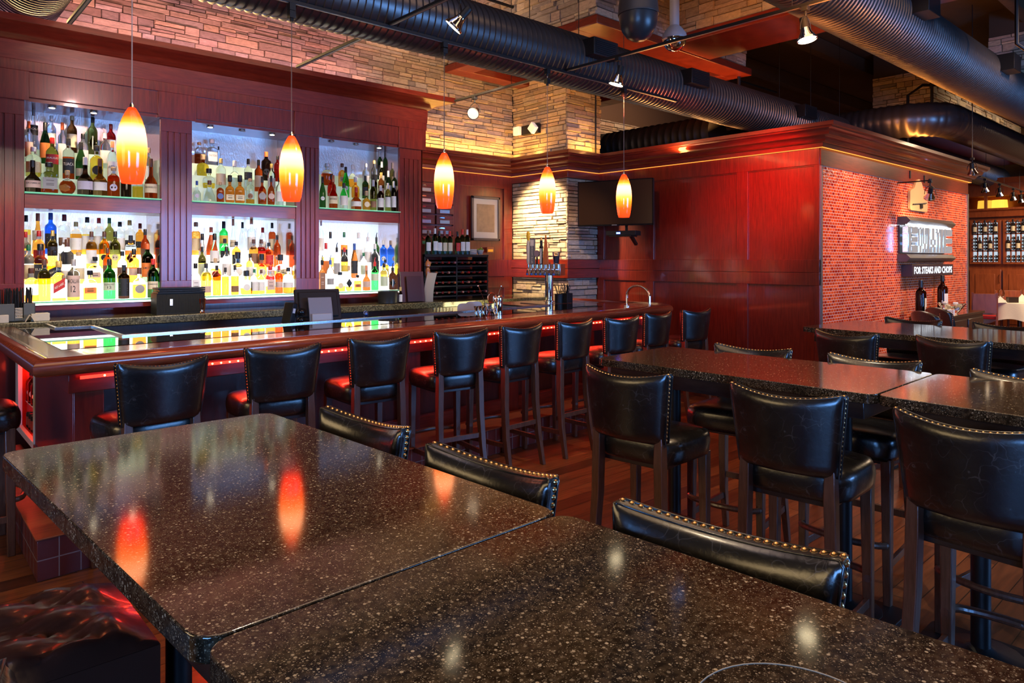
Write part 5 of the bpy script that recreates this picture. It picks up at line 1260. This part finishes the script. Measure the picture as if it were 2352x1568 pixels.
# ---------------------------------------------------------------- mosaic wall: signs and console
SY=YE-.0
t=thing('chrome_sign','chrome block-letter sign held between two dark ridged bars on the mosaic wall','sign',(9.69,SY,1.63))
for z in(.42,-.06):
    mb=MB(); mb.add([(x,-y,zz) for x in(0,1.80) for y,zz in((0,z),(.11,z),(.16,z+.05),(.11,z+.10),(0,z+.10))],[(0,1,2,3,4),(9,8,7,6,5)]+[(i,5+i,5+(i+1)%5,(i+1)%5) for i in range(5)]); mb.build('bar',mat('pewter',(.10,.09,.09),.3,metal=.7) if z>0 else bpy.data.materials['pewter'],t,bevel=.003)
MB().box(.02,-.10,.412,1.78,-.09,.42).build('light_bar',emit('sign_strip',(.75,.88,1),8),t)
MB().box(.03,-.02,.05,1.76,0,.41).build('backing',mat('sign_backing',(.05,.03,.04),.3),t)
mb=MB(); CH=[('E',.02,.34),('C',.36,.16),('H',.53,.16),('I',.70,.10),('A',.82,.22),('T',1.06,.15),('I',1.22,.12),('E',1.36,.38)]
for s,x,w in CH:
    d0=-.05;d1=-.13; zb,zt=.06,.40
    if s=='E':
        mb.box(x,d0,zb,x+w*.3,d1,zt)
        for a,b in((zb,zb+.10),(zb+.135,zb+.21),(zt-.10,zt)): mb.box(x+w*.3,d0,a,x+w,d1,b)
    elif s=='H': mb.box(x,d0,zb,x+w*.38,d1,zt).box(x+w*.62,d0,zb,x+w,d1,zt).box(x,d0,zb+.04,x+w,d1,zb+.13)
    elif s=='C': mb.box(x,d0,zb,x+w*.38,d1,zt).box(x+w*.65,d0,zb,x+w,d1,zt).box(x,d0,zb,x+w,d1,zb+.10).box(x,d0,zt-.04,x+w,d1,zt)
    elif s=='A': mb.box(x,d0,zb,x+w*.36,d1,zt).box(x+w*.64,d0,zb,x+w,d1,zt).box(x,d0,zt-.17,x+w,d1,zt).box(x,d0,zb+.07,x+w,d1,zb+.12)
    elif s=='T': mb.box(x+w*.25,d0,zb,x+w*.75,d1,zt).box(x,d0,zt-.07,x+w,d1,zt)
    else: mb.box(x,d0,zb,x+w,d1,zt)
mb.build('letters',mat('polished_letters',(.85,.88,.92),.12,metal=1,em=(.8,.9,1),ems=.25),t,bevel=.012,seg=3)  # chrome letters with a faint glow put into the material
lamp('sign_light','AREA',(10.59,SY-.11,2.03),10,(.8,.9,1),1.6,.03,aim=(10.59,SY-.08,1.6))
t=thing('lettered_sign','dark box sign with glowing white words under the chrome sign','sign',(9.83,SY,1.38)); MB().box(0,-.13,0,1.62,0,.155).build('box',mat('sign_box',(.035,.025,.035),.3),t,bevel=.003)
mb=MB(); put_text(mb,'FOR STEAKS AND CHOPS',1.5,.095,lambda u,v:(.82+u,-.132,.08+v),0,bold=.03); mb.build('lettering',emit('white_letters',(.85,.92,1),1.3),t)
# tan arched plaque with its lamp
t=thing('arched_plaque','tan arched wooden plaque hung high on the mosaic wall','plaque',(10.38,SY-.004,2.25)); pts=[(-.33,0),(.33,0),(.33,.26),(.16,.30),(.12,.38),(.0,.44),(-.12,.38),(-.16,.30),(-.33,.26)]
mb=MB(); mb.M=Matrix.Rotation(R(90),4,'X'); mb.prism(rpoly(pts,.05,4),0,.03); mb.build('board',mat('tan_board',(.50,.32,.15),.5),t,bevel=.004)
MB().cyl((-.25,-.04,.08),(.25,-.04,.12),.008,8).box(.02,-.05,.04,.09,-.03,.10).build('iron_fitting',black,t); MB().box(-.30,-.02,.42,-.27,0,.52).box(.24,-.02,.40,.27,0,.50).build('hook',black,t)
CX0,CX1,CY0,CY1=10.10,11.62,2.90,3.36
t=thing('console_table','dark wood console with drawers standing against the mosaic wall','console',((CX0+CX1)/2,(CY0+CY1)/2,0)); w=(CX1-CX0)/2; d=(CY1-CY0)/2
MB().box(-w,-d,.85,w,d,.88).build('worktop',mat('console_top',(.03,.018,.016),.1,coat=.6),t,bevel=.004); MB().box(-w+.02,-d+.02,.55,w-.02,d,.85).build('body',wood_console,t,bevel=.003)
for k in range(2):
    x=-w+.06+k*.74; q=MB().box(x,-d+.005,.62,x+.66,-d+.02,.80).build('drawer',wood_console,t,bevel=.004); MB().tube([(x+.23,-d+.005,.71),(x+.23,-d-.02,.71),(x+.43,-d-.02,.71),(x+.43,-d+.005,.71)],.006,6).build('handle',chrome,q)
for sx in(-w+.05,w-.05):
    for sy in(-d+.05,d-.05): MB().box(sx-.03,sy-.03,0,sx+.03,sy+.03,.55).build('leg',wood_console,t)
p=px_at(2119,718,Y=3.15); bottle(p.x,3.17,.881,.46,.125,'w','k',1,'c','f','k','big dark magnum wine bottle, the one nearer the table corner, on the console','magnums on the console',rz=.6)
p=px_at(2174,705,Y=3.20); bottle(p.x,3.25,.881,.50,.13,'s','k',1,'w','f','k','big dark magnum bottle with white label behind the glass bowl','magnums on the console',rz=.2)
p=px_at(2162,715,Y=3.05); bottle(p.x,3.04,.881,.19,.05,'t','c',.9,'w','f','s','small clear bottle between the two magnums','small bottle',rz=.2)
p=px_at(2195,716,Y=3.0); t=thing('glass_bowl','flared cut-glass bowl of white packets on the console','bowl',(p.x,3.05,.881)); MB().lathe([(.06,0),(.08,.01),(.17,.13),(.165,.135),(.07,.015)],16,cap=False).build('bowl',g_clear,t); mb=MB(); [mb.cbox((random.uniform(-.09,.09),random.uniform(-.09,.09),.09+random.uniform(-.03,.05)),(.06,.04,.03)) for k in range(16)]; mb.build('packets',white,t)
for k,x in enumerate((0,.1)):
    p=px_at(2141+k*9,716,Y=3.03); t=thing('votive_glass','small dark votive glass, %s of two on the console'%['first','second'][k],'votive',(p.x,3.0,.881),group='votive glasses'); MB().lathe([(.03,0),(.035,.07)],16).build('glass',mliq['k'],t)
p=px_at(2184,723,Y=2.96); o=MB().box(-.05,-.03,0,.05,.03,.07).build('card_holder',white,loc=(p.x,2.96,.881)); tag(o,'small white card block in front of the glass bowl','card')
# two leather dining chairs against the mosaic wall
def dchair(x,y,rz,label,g):
    t=thing('dining_chair',label,'chair',(x,y,0),R(rz),g)
    n=12; vs=[]
    for s in(0,1):
        for j in range(7):
            for i in range(n+1):
                u=-1+2*i/n; v=j/6; w=.22*(.86+.14*v)*(1-.12*max(0,v-.7)/.3*abs(u)); z=.52+.50*v-(.05*u*u if v>.9 else 0); y_=-.24-.10*v+.05*u*u+(.06 if s else 0); vs.append((u*w,y_,z))
    o=7*(n+1); fs=[]
    for j in range(6):
        for i in range(n): a=j*(n+1)+i; fs+=[(a,a+1,a+n+2,a+n+1),(o+a,o+a+n+1,o+a+n+2,o+a+1)]
    for i in range(n): fs.append((i,o+i,o+i+1,i+1)); a=6*(n+1)+i; fs.append((a,a+1,o+a+1,o+a))
    for j in range(6): a=j*(n+1); fs.append((a,a+n+1,o+a+n+1,o+a)); a+=n; fs.append((a,o+a,o+a+n+1,a+n+1))
    MB().add(vs,fs).build('backrest',leather,t,bevel=.01)
    mb=MB(); [mb.sphere((u*.222,-.31+.05+.015,.56+.44*k/20),.007,6,4) for u in(-1,1) for k in range(21)]; mb.build('nailhead_trim',brass,t)
    MB().box(-.23,-.22,.42,.23,.24,.52).build('seat',leather,t,bevel=.03,seg=3)
    for sx in(-.2,.2):
        for sy in(-.2,.2): MB().bar((sx,sy,0),(sx,sy,.42),.03,.03,w2=.04,h2=.04).build('leg',wood_leg,t)
    return t
p=px_at(2048,720,Y=2.95); 
a_=px_at(2052,712,T=8.4); dchair(a_.x,a_.y-.55,-125,'black leather dining chair with brass nails by the mosaic wall, away from the console','dining chairs by the mosaic wall')
a_=px_at(2090,708,T=8.9); dchair(a_.x+.1,a_.y-.5,-125,'black leather dining chair with brass nails, beside the console','dining chairs by the mosaic wall')

# ---------------------------------------------------------------- far dining room
def yX(px,X): return px_at(px,600,X=X).y
CXW=18.6
t=thing('wine_cabinet','tall cherry wine cabinet with glass doors across the far room','wine cabinet',(CXW,3.0,0))
y1,y0=yX(2210,CXW)+.1,yX(2440,CXW)
def L(v): return v-3.0
dz=lambda py,px=2290: 1.6+(596-py)/1615*(CXW/(.670+.69*.7424))
zt,zg1,zg0,zb0=3.42,2.48,1.50,.05
divs=[yX(p,CXW) for p in(2224,2300,2376,2440)]
MB().box(.06,L(y0),0,.5,L(y1),2.74).box(0,L(y0),3.03,.5,L(y1),zt).box(.45,L(y0),2.74,.5,L(y1),3.03).box(0,L(yX(2263.5,CXW))-.03,2.74,.06,L(yX(2263.5,CXW))+.03,3.03).build('carcass',wood_warm,t,bevel=.004)
MB().sweep([(.0,L(y1)),(.0,L(y0))],[(-.02,zg1+.08),(.03,zg1+.08),(.05,zg1+.2),(.10,zg1+.23),(.10,zg1+.27),(-.02,zg1+.27)]).sweep([(.0,L(y1)),(.0,L(y0))],[(-.02,zt-.12),(.03,zt-.12),(.08,zt),(-.02,zt)]).build('cornice',wood_warm,t)
gi=emit('cabinet_light',(.75,.88,1),.55)
wb2=None
for k in range(3):
    a=divs[k]-.08; b_=divs[k+1]+.06
    q=MB().box(-.02,L(b_-.05),zg0,.05,L(b_),zg1).box(-.02,L(a),zg0,.05,L(a+.05),zg1).box(-.02,L(b_),zg0,.05,L(a),zg0+.05).box(-.02,L(b_),zg1-.05,.05,L(a),zg1).build('glass_door',wood_warm,t,bevel=.003)
    MB().tube([(-.03,L(b_)-.025,zg0+.1),(-.05,L(b_)-.025,zg0+.12),(-.05,L(b_)-.025,zg0+.24),(-.03,L(b_)-.025,zg0+.26)],.007,6).build('handle',chrome,q)
    q=MB().box(-.02,L(b_-.05),zb0,.05,L(a+.05),zg0-.12).box(-.03,L(b_+.06),zb0+.12,-.02,L(a-.06),zg0-.22).build('panel_door',wood_warm,t,bevel=.006)
    MB().tube([(-.03,L(b_)-.025,zg0-.42),(-.05,L(b_)-.025,zg0-.4),(-.05,L(b_)-.025,zg0-.26),(-.03,L(b_)-.025,zg0-.24)],.007,6).build('handle',chrome,q)
    MB().box(.055,L(b_),zg0+.05,.06,L(a),zg1-.05).build('lit_back',gi,t)
    mb=MB(); n=5
    for j in range(n+1): yy=L(b_)+(a-b_)*j/n; mb.box(.0,yy-.012,zg0+.05,.04,yy+.012,zg1-.05)
    for zz in(zg0+.28,zg0+.66): mb.box(.0,L(b_),zz,.04,L(a),zz+.03)
    mb.build('rack_slats',wood_warm,t)
    for j in range(n):
        yy=b_+(a-b_)*(j+.5)/n; up=(j%2==k%2)
        for r_,(za,zb_,full) in enumerate([(zg0+.31,zg0+.65,not up),(zg0+.69,zg0+1.02,up),(zg0+.05,zg0+.27,False)]):
            base='far wine cabinet, door %s, column %s, %s section'%(ORD[k],ORD[j],['middle','upper','bottom'][r_])
            if full:
                bottle(CXW-.02,yy,za+.001,.30,.08,'w','k',1,'c','f','k','standing wine bottle, cream label, '+base,'upright bottles in the wine cabinet',rz=R(-70))
            else:
                for c in range(int((zb_-za)/.075)):
                    lb='wine bottle end, row %s, %s'%(ORD[c],base)
                    if wb2 is None:
                        wb2=thing('stored_bottle',lb,'wine bottle',group='bottles lying in the wine cabinet'); MB().lathe([(.036,0),(.03,.02),(.016,.05),(.015,.10)],10).build('glass',black_pl,wb2); MB().lathe([(.017,.06),(.017,.104)],8).build('foil',mat('foil_grey',(.35,.35,.38),.2,metal=.8),wb2); q=wb2
                    else: q=dup(wb2,(0,0,0),0,lb,'bottles lying in the wine cabinet')
                    q.location=(CXW+.04,yy,za+.04+c*.075); q.rotation_euler=(0,R(-90),0)
# transom with yellow lampshades behind glass
MB().box(.01,L(y0),2.75,.02,L(y1),3.03).build('transom_glass',glass('transom_pane',(.9,.85,.8),.05,1.1),t)
for k,px in enumerate((2250,2283)):
    yy=yX(px,CXW-.2); s_=thing('drum_lampshade','yellow drum lampshade glowing above the wine cabinet, %s of two'%['the dimmer','the brighter'][k],'lampshade',(CXW+.25,yy,2.745),group='yellow lampshades'); MB().lathe([(.16,0),(.145,.2)],20,cap=False).build('shade',emit('yellow_shade_%d'%k,(1,.55,.06),[.9,1.4][k]),s_)
lamp('cabinet_wash','AREA',(16.6,2.6,3.6),60,(1,.7,.42),2,.5,aim=(18.6,2.9,1.3))
# round table with linen, glasses and chairs
p=px_at(2345,690,T=14.3); TX,TYc=p.x-.02,p.y+.02
t=thing('round_dining_table','round dining table laid for dinner under white linen','table',(TX,TYc,0)); MB().lathe([(.04,0),(.04,.7)],12).lathe([(.62,.70),(.62,.73)],32).build('frame',wood_console,t)
mb=MB(); vs=[]; n=72
for i,(r_,z) in enumerate([(.001,.742),(.60,.742),(.635,.735),(.65,.68),(.68,.5),(.70,.32)]):
    for k in range(n):
        a=2*math.pi*k/n; f_=1+.035*math.sin(a*9+1)*max(0,(i-2))/3; zz=z if i<5 else z+.13*math.cos(2*a)**2*1-.02; vs.append((r_*f_*math.cos(a),r_*f_*math.sin(a),zz))
mb.add(vs,[(i*n+k,i*n+(k+1)%n,(i+1)*n+(k+1)%n,(i+1)*n+k) for i in range(5) for k in range(n)]); o=mb.build('tablecloth',linen,loc=(TX,TYc,.0)); tag(o,'white linen cloth draped over the round dining table','tablecloth')
wg=None
for k,(px,T) in enumerate(((2291,14.3),(2301,14.2),(2350,14.6))):
    q=px_at(px,690,T=T); lb='stemmed wine glass on the linen table, %s'%['beside the folded napkin','nearer the dark tray','at the cut-off side'][k]
    if wg is None: wg=thing('wine_glass',lb,'wine glass',(q.x,q.y,.744),group='wine glasses on the linen'); MB().lathe([(.035,0),(.036,.003),(.005,.008),(.004,.09),(.02,.10),(.042,.13),(.048,.17),(.040,.22),(.036,.235)],20,cap=False).build('glass',g_clear,wg)
    else: dup(wg,(q.x,q.y,.744),0,lb,'wine glasses on the linen')
for k,(px,T,s) in enumerate(((2262,14.4,1),(2296,14.0,1),(2346,14.3,1.2))):
    q=px_at(px,690,T=T); o=MB().add([(-.12*s,-.05,0),(.12*s,-.05,0),(0,-.02,.13*s),(-.10*s,.06,0),(.10*s,.06,0)],[(0,1,2),(1,4,2),(4,3,2),(3,0,2),(0,3,4,1)]).build('folded_napkin',linen,loc=(q.x,q.y,.745)); o.rotation_euler=(0,0,R(-50)); tag(o,'white folded napkin standing on the linen table, %s'%['near the chair','under the glasses','at the cut-off side'][k],'napkin','folded napkins')
q=px_at(2325,690,T=14.0); o=MB().box(-.09,-.05,0,.09,.05,.11).build('condiment_tray',wood_console,loc=(q.x,q.y,.745)); o.rotation_euler=(0,0,R(-50)); tag(o,'dark condiment holder in the middle of the linen table','condiment holder')
def wchair(x,y,rz,label):
    t=thing('wooden_chair',label,'chair',(x,y,0),R(rz),'wooden chairs in the far dining room')
    for sx in(-.2,.2): MB().bar((sx,-.2,0),(sx,-.26,.95),.035,.035).build('leg',wood_warm,t); MB().bar((sx,.2,0),(sx,.2,.43),.035,.035).build('leg',wood_warm,t)
    MB().box(-.2,-.27,.55,.2,-.235,.93).build('backrest',wood_warm,t,bevel=.004); MB().box(-.22,-.22,.43,.22,.22,.49).build('seat',mat('red_cushion',(.45,.01,.01),.6) if 'red_cushion' not in bpy.data.materials else bpy.data.materials['red_cushion'],t,bevel=.015); return t
q=px_at(2238,720,T=14.0); wchair(q.x+.2,q.y-.12,-75,'cherry wood dining chair with red seat at the linen table')
q=px_at(2232,690,T=15.0); wchair(q.x+.0,q.y+.1,-140,'cherry wood dining chair behind, in front of the wine cabinet')
q=px_at(2330,715,T=15.0); wchair(q.x+.1,q.y,120,'cherry wood dining chair on the far side of the linen table')
# far track spots over the dining room
q=px_at(2233,362,Z=3.0); h_=spot(tuple(q),(q.x+1,q.y,0),'small track spotlight over the dining room, hanging alone nearest the mosaic wall end',0)
MB().cyl((0,0,0),(0,0,2.1),.006,6).build('hanger_rod',black,h_)
a=px_at(2250,405,Z=3.02); b_=px_at(2352,440,Z=3.02); track('lighting_track',tuple(a),tuple(b_),'distant track carrying the small dining room spotlights')
for k,f_ in enumerate((.10,.40,.72,.92)):
    q=a.lerp(b_,f_)-Vector((0,0,.012)); spot(tuple(q),(q.x+1,q.y,0),'small spotlight on the distant dining room track, %s along it'%ORD[k],0)
p=px_at(2126,452,Y=3.05); h_=spot((p.x,3.0,p.z+.2),(10.4,3.38,1.6),'clear-shaded spotlight in front of the tan arched plaque',26,(1,.6,.3),size=120); MB().cyl((0,0,0),(0,0,.02),.02,8).cyl((0,0,.0),(0,.38,.0),.008,8).build('wall_arm',black,h_)

# ---------------------------------------------------------------- local lights
for x in(8.2,10.2,12.0): lamp('mosaic_wash','SPOT',(x,1.9,3.3),230,(1,.58,.30),.05,aim=(x+.1,YE,1.55),spot=75,blend=.9)
lamp('tap_wall_downlight','SPOT',(6.15,6.98,2.72),330,(1,.70,.36),.03,aim=(6.87,6.98,2.12),spot=85,blend=.8)
lamp('crown_uplight_back','AREA',(5.9,7.50,3.05),13,AMB,1.9,.05,aim=(5.9,7.58,4))
lamp('crown_uplight_pillar','AREA',(6.76,7.05,3.05),8,AMB,.05,1.0,aim=(6.80,7.05,4))
lamp('crown_uplight_pillar_front','AREA',(7.2,6.40,3.05),5,AMB,.6,.05,aim=(7.2,6.46,4))
lamp('stone_wall_wash','SPOT',(4.4,5.2,3.4),110,(1,.66,.40),.05,aim=(5.9,7.62,3.8),spot=95,blend=.9)
lamp('stone_wall_wash_pink','SPOT',(1.6,5.0,3.3),70,(1,.55,.50),.05,aim=(2.4,7.62,4.2),spot=110,blend=.9)
lamp('partition_uplight','AREA',(9.6,3.62,3.1),40,(1,.34,.06),4.0,.10,aim=(9.6,2.6,4.4))
lamp('partition_uplight','AREA',(7.68,5.0,3.05),34,(1,.42,.12),.1,2.4,aim=(6.9,5.0,5))
lamp('cornice_duct_fill','AREA',(2.4,7.0,3.6),46,(1,.62,.25),4.6,.08,aim=(2.4,5.2,4.2))  # added lamp above the cornice, gilds the duct's underside
lamp('far_stone_fill','AREA',(10.0,7.9,4.7),40,(1,.6,.35),4,.3,aim=(10.2,8.9,3.8))  # added lamp, lifts the dark far stone
lamp('beam_fill','SPOT',(5.4,2.9,3.4),70,(1,.32,.08),.05,aim=(7.2,3.6,4.1),spot=80,blend=.9)  # added orange spot without a fixture, colours the beam underside
lamp('red_patch_fill','SPOT',(6.2,3.3,3.15),300,RED,.05,aim=(7.5,3.98,2.35),spot=58,blend=1)  # added red spot for the red patch on the partition, no fixture
lamp('crown_fill','SPOT',(9.2,.8,4.3),130,(1,.66,.52),.05,aim=(9.8,3.3,2.95),spot=80,blend=.9)  # added spot without a fixture, brightens the crown
lamp('stone_low_fill','SPOT',(5.7,5.3,2.9),70,(1,.66,.42),.05,aim=(7.0,6.75,1.35),spot=60,blend=.9)  # added spot without a fixture, warms the lower pillar stone
lamp('duct_belly_fill','SPOT',(4.4,1.9,3.2),60,(1,.34,.06),.05,aim=(7.0,2.9,4.1),spot=110,blend=.9)  # added orange spot, puts sheen on the thick duct
lamp('cornice_uplight','AREA',(2.0,7.3,3.6),26,(1,.42,.46),4.8,.08,aim=(2.0,7.35,5))
lamp('back_bar_fill','AREA',(2.7,5.7,2.6),15,(1,.80,.62),4.2,.2,aim=(2.7,7.2,1.5),spread=62)  # unseen lamp added over the aisle to brighten the bottle labels
lamp('red_wall_wash','SPOT',(5.4,4.4,3.2),38,(1,.18,.08),.05,aim=(7.5,4.6,2.4),spot=80,blend=.9)
